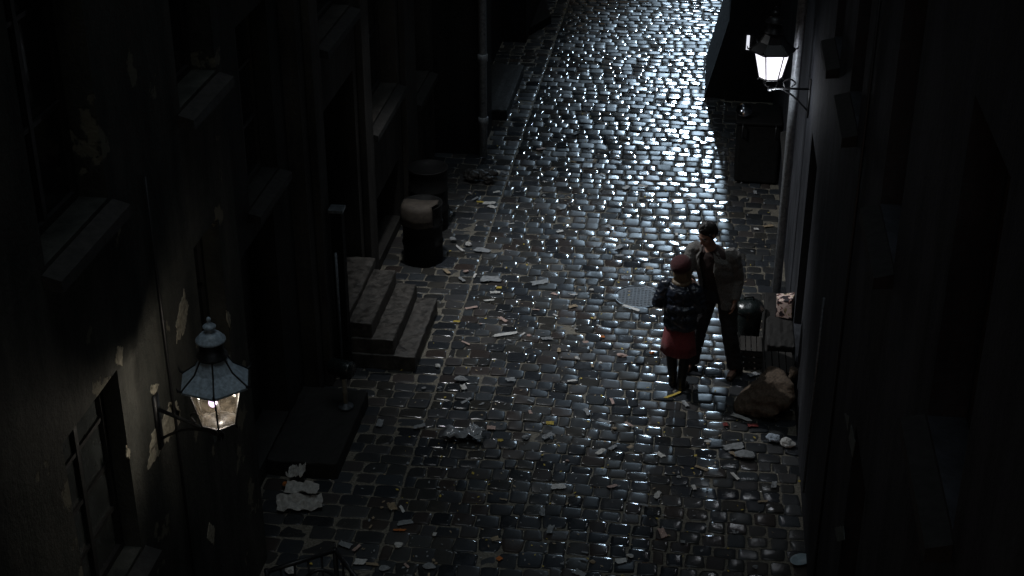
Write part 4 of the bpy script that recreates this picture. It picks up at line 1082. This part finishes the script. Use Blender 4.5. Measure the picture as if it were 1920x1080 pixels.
LIT = [  # px, py, kind, size, second size, rotation, colour, name, label, category
 (948,627,'s',.26,.055,.45,WHITE,'paper_strip','long bent white paper strip lying right of the stone steps','paper'),
 (884,577,'s',.14,.04,.5,PINK,'paper_strip','short pinkish paper strip near the top corner of the steps','paper'),
 (936,540,'l',.06,.05,0,YEL,'yellow_peel','yellow scrap on the setts above the white paper strips','scrap'),
 (856,603,'l',.07,.035,.1,YEL,'yellow_wrapper','thin yellow wrapper lying beside the lowest stone step','wrapper'),
 (873,643,'s',.12,.025,-.6,PINK,'paper_strip','narrow pale strip just right of the lowest step corner','paper'),
 (920,524,'s',.22,.13,.1,GREY,'paper_sheet','wet grey paper sheet on the setts below the black drum','paper'),
 (1012,530,'s',.20,.09,.5,GREY,'paper_sheet','wet grey sheet in the middle of the street above the strip','paper'),
 (905,470,'s',.2,.10,-.3,GREY,'paper_sheet','soaked paper sheet right of the rubbish by the drum','paper'),
 (862,466,'s',.18,.03,-.9,WHITE,'torn_paper','bright white torn strip standing in the rubbish by the drum','paper'),
 (878,460,'c',.05,.6,0,WHITE,'paper_ball','small bright paper ball right of the black drum','paper'),
 (850,452,'c',.06,.5,0,GREY,'crumpled_paper','crumpled grey paper against the side of the black drum','paper'),
 (1130,632,'l',.045,.04,0,ORA,'orange_peel','orange peel bit left of the woman in the red skirt','peel'),
 (1222,663,'c',.028,.8,0,ORA,'orange_peel','round orange scrap beside the woman\'s red skirt','peel'),
 (1166,668,'c',.06,.35,0,PINK,'crumpled_paper','crumpled pale pink paper left of the woman\'s legs','paper'),
 (1098,642,'l',.06,.04,.4,PINK,'paper_scrap','pinkish scrap up-street from the crumpled pink paper','scrap'),
 (1031,794,'l',.075,.055,0,YEL,'yellow_peel','brightest yellow scrap alone in the lower street','scrap'),
 (921,803,'l',.085,.06,.1,PINK,'paper_scrap','pale pinkish scrap beside the clear plastic bag','scrap'),
 (938,826,'l',.05,.04,.3,YEL,'yellow_peel','dull yellow scrap just below the clear plastic bag','scrap'),
 (865,713,'c',.07,.4,0,GREY,'crumpled_paper','grey crumpled tissue in the street below the steps','paper'),
 (957,712,'s',.10,.07,.3,GREY,'paper_scrap','grey scrap of paper below the long white strip','paper'),
 (1072,714,'s',.10,.035,.3,WHITE,'paper_strip','small white strip in mid street level with the red skirt hem','paper'),
 (985,822,'c',.045,.4,0,GREY,'crumpled_paper','small grey crumple right of the dull yellow scrap','paper'),
 (1047,913,'s',.13,.08,.2,WHITE,'foil_scrap','bright white foil scrap in the lower middle street','foil'),
 (1017,962,'l',.05,.12,.1,GREY,'paper_scrap','little grey scrap below the bright foil','scrap'),
 (676,1054,'s',.10,.075,0,WHITE,'paper_card','square white card lying right of the iron railing','card'),
 (698,1058,'s',.11,.03,0,TAN,'paper_strip','tan strip next to the square white card','paper'),
 (720,1066,'c',.055,.4,0,GREY,'crumpled_paper','grey crumple at the bottom edge near the white card','paper'),
 (547,1074,'c',.065,.5,0,WHITE,'paper_ball','white paper ball behind the iron railing','paper'),
 (735,951,'l',.07,.10,.4,TAN,'dead_leaf','brownish leaf on the left pavement beside the newspapers','leaf'),
 (749,994,'s',.10,.025,.1,ORA,'orange_wrapper','orange wrapper strip in the lower left street','wrapper'),
 (760,980,'s',.14,.07,.4,GREY,'paper_scrap','grey rag of paper just above the orange wrapper','paper'),
 (746,1024,'c',.05,.4,0,WHITE,'paper_ball','white crumple between the orange wrapper and the card','paper'),
 (815,1003,'l',.03,.045,0,WHITE,'paper_scrap','tiny bright white bit right of the orange wrapper','scrap'),
 (928,1011,'l',.07,.05,.5,TAN,'dead_leaf','tan leaf in the lower street left of centre','leaf'),
 (936,1048,'l',.045,.05,.9,ORA,'orange_peel','orange bit at the bottom of the street','peel'),
 (805,1062,'c',.06,.35,0,GREY,'crumpled_paper','grey plastic crumple at the bottom edge left of centre','plastic'),
 (1165,1052,'s',.09,.06,.3,WHITE,'paper_scrap','white scrap at the bottom edge in mid street','paper'),
 (1280,1017,'l',.04,.04,0,GREY,'paper_scrap','small grey bit in the lower right street','scrap'),
 (1499,903,'l',.025,.03,0,YEL,'yellow_peel','tiny yellow bit at the foot of the right wall','scrap'),
 (1262,741,'s',.20,.035,.75,YEL,'yellow_strap','yellow strap lying at the woman\'s black boots','strap'),
 (1390,783,'s',.20,.05,-.5,WHITE,'torn_paper','white torn strips in front of the burlap sack','paper'),
 (1360,797,'l',.05,.06,.3,RED,'red_wrapper','small red wrapper left of the crumpled papers by the sack','wrapper'),
 (1411,798,'l',.10,.05,.2,RED,'red_wrapper','dark red wrapper just below the burlap sack','wrapper'),
 (1375,838,'s',.22,.10,.4,GREY,'paper_sheet','creased grey sheet below the burlap sack','paper'),
 (1398,855,'c',.10,.3,0,GREY,'crumpled_paper','wide flat grey crumple below the creased sheet','paper'),
 (1447,828,'c',.075,.6,0,BLUE,'paper_ball','bluish paper crumple, left one of the pair near the right wall','paper'),
 (1478,836,'c',.085,.55,0,WHITE,'paper_ball','whitish paper crumple, right one of the pair near the right wall','paper'),
 (900,379,'l',.09,.05,0,YEL,'yellow_wrapper','yellow wrapper on the pavement up-street from the drum','wrapper'),
 (918,381,'s',.16,.07,.1,WHITE,'paper_scrap','white paper beside the yellow wrapper up-street from the drum','paper'),
 (931,329,'c',.06,.8,0,WHITE,'paper_ball','pale round paper ball on the dark rag heap','paper'),
 (1440,424,'s',.13,.05,.4,TAN,'paper_scrap','tan scrap on the shadowed right pavement','paper'),
 (1418,430,'l',.06,.05,.2,WHITE,'paper_scrap','white bit beside the tan scrap on the right pavement','scrap'),
 (1050,434,'s',.09,.05,.6,WHITE,'paper_scrap','white scrap among the glittering setts left of the man','paper'),
 (1182,577,'s',.22,.05,-.5,WHITE,'torn_paper','white torn strip at the edge of the manhole cover','paper'),
 (1110,545,'c',.035,.5,0,WHITE,'paper_ball','small white ball left of the manhole cover','paper'),
 (830,346,'c',.05,.5,0,GREY,'crumpled_paper','grey crumple beyond the back drum on the left','paper'),
]
for i, (px, py, kd, a, bb, ro, c, nm, lab, cat) in enumerate(LIT):
    p = gp(px, py, .012)
    if kd == 's': mb = sheet_mb(p, a, bb, ro, 100+i)
    elif kd == 'l': mb = sheet_mb(p, a, bb, ro, 200+i, fold=.35)
    else: mb = crumple_mb((p.x,p.y,.006), a, 300+i, bb)
    o = mb.build(nm, pcol(c), loc=(p.x,p.y,0))
    if kd != 'c':
        sf = o.modifiers.new('t','SOLIDIFY'); sf.thickness = .0025
    tag(o, lab, cat, 'litter scattered over the wet street')
for k in range(175):
    x = rng.uniform(-2.9, .95); y = 9.0 + 11.5*rng.random()**1.35
    if x < -2.6 and 13.0 < y < 14.7: continue
    if (x-.2)**2 + (y-13.4)**2 < .3 or (x+.53)**2+(y-15.15)**2 < .1: continue
    kd = rng.choice('sslc'); c = rng.choice((WHITE,WHITE,GREY,GREY,PINK,TAN)); s_z = rng.uniform(.035,.095)
    if kd == 'c': mb = crumple_mb((x,y,.006), s_z*.42, 700+k, .45)
    else: mb = sheet_mb((x,y,.012), s_z*1.4, s_z*rng.uniform(.35,.8), rng.uniform(0,3.1), 700+k, fold=.45)
    o = mb.build('paper_scrap', pcol(c), loc=(x,y,0))
    if kd != 'c': o.modifiers.new('t','SOLIDIFY').thickness = .0025
    tag(o, 'small trodden paper scrap among many strewn over the wet setts', 'scrap', 'small paper scraps strewn over the setts')
# heap of dark rags up the left pavement
p = gp(905,335,.01)
mb = MB()
for k in range(7):
    q = crumple_mb((p.x+rng.uniform(-.28,.22),p.y+rng.uniform(-.15,.15),.004), rng.uniform(.09,.16), 400+k, .6); mb.add(q.v, q.f)
tag(mb.build('rag_heap', M['rag'], loc=(p.x,p.y,0)), 'heap of dark wet rags on the left pavement up-street from the drums', 'rags')
# clear plastic bag
p = gp(870,822,.01)
mb = sheet_mb(p, .36, .20, .05, 77, fold=.9, lift=.01)
plm = mat('clear wet plastic', (.20,.21,.22), .12, spec=.8, bump=.6, scale=14)
o = mb.build('plastic_bag', plm, smooth=True, loc=(p.x,p.y,0)); o.modifiers.new('t','SOLIDIFY').thickness = .003
tag(o, 'crumpled clear plastic bag on the setts in the lower left street', 'plastic bag')
p2 = gp(888,808,.05)
o = sheet_mb((p2.x,p2.y,.03), .16, .15, 1.0, 78, fold=.7).build('plastic_tub', plm, smooth=True, loc=(p2.x,p2.y,0)); o.modifiers.new('t','SOLIDIFY').thickness = .003
tag(o, 'grey plastic scrap standing at the right end of the clear bag', 'plastic')
# newspapers by the slab
for k, (px, py, L_, W, ro, z, lab) in enumerate(((562,948,.40,.20,.22,.006,'lowest white newspaper sheet spread at the foot of the slab'),(566,920,.30,.16,.05,.06,'crumpled grey newspaper folded in the middle of the pile'),(556,890,.15,.20,.1,.10,'topmost upright newspaper page leaning on the dark slab'))):
    p = gp(px, py, z)
    o = sheet_mb((p.x,p.y,z), L_, W, ro, 500+k, fold=.75, rag=.3).build('newspaper', pcol((.42,.405,.38)), loc=(p.x,p.y,0)); o.modifiers.new('t','SOLIDIFY').thickness = .006
    tag(o, lab, 'newspaper', 'newspapers heaped by the left wall')
p = gp(538,910,.03)
tag(crumple_mb((p.x,p.y,.006), .05, 520, .8).build('orange_peel', pcol(ORA), loc=(p.x,p.y,0)), 'orange crumple tucked at the left of the newspapers', 'peel', 'litter scattered over the wet street')
# plate
p = gp(1500,1055,.0)
t = thing('enamel_plate', (p.x,p.y,0), 'pale blue oval plate lying by the right wall at the bottom', 'plate')
MB().lathe([(.05,.012),(.08,.014),(.098,.026),(.100,.030),(.078,.020),(.0,.018)], (p.x,p.y,0), 30, M=Matrix.Translation((p.x,p.y,.008)) @ Matrix.Rotation(R(40),4,'Z') @ Matrix.Scale(.72,4,(0,1,0)) @ Matrix.Translation((-p.x,-p.y,0)), capped=False).build('dish', M['plate'], t, True)
# printed carton on the stone block
def carton_mat():
    m = bpy.data.materials.new('printed carton'); m.use_nodes = True; nt = m.node_tree; b_ = nt.nodes['Principled BSDF']; L = nt.links.new
    tc = nt.nodes.new('ShaderNodeTexCoord'); nz = nt.nodes.new('ShaderNodeTexNoise'); nz.inputs['Scale'].default_value = 15; nz.inputs['Detail'].default_value = 3
    L(tc.outputs['Object'], nz.inputs['Vector']); rp = nt.nodes.new('ShaderNodeValToRGB'); rp.color_ramp.interpolation = 'CONSTANT'; e = rp.color_ramp.elements
    e[0].position = 0; e[0].color = (.03,.025,.03,1); e[1].position = .46; e[1].color = (.75,.58,.52,1)
    x = e.new(.43); x.color = (.22,.09,.07,1); x = e.new(.60); x.color = (.42,.33,.18,1); x = e.new(.66); x.color = (.06,.05,.05,1)
    L(nz.outputs['Fac'], rp.inputs[0]); L(rp.outputs[0], b_.inputs['Base Color']); b_.inputs['Roughness'].default_value = .6
    return m
t = thing('printed_carton', (1.06,14.25,.36), 'crumpled pinkish printed carton on the stone block at the right wall', 'carton')
cm = MB().prism([(.955,14.17),(1.13,14.12),(1.145,14.30),(.98,14.34)], .365, .56)
for k in (4,5,6,7): cm.v[k] = (cm.v[k][0]+.015*(-1)**k, cm.v[k][1]+.02, cm.v[k][2]+(.03 if k in (5,6) else -.02))
cm.build('box', carton_mat(), t, bevel=.006)
# crumbs: grit, straw, torn bits nobody could count
cr = MB(); rr = random.Random(99)
for k in range(1600):
    x = rr.triangular(-3.2, 1.1, rr.choice((-2.2,-.9,.7))); y = 8.6 + 18*rr.random()**1.6
    s = rr.uniform(.005,.022); a = rr.uniform(0,3.14); z = rr.uniform(.006,.014)
    c_, s_2 = math.cos(a)*s, math.sin(a)*s; w = rr.uniform(.3,.8)
    cr.add([(x-c_,y-s_2,z),(x+s_2*w,y-c_*w,z+.004),(x+c_,y+s_2,z+rr.uniform(0,.01)),(x-s_2*w,y+c_*w,z+.003)], [(0,1,2,3)], mi=rr.choice((0,0,0,1,1,2)))
o = cr.build('litter_crumbs', [pcol(GREY), pcol(TAN), pcol(YEL)], fixn=False); o['kind'] = 'stuff'; o['label'] = 'fine scattered crumbs of litter and grit'; o['category'] = 'litter'

print('done', len(bpy.data.objects))
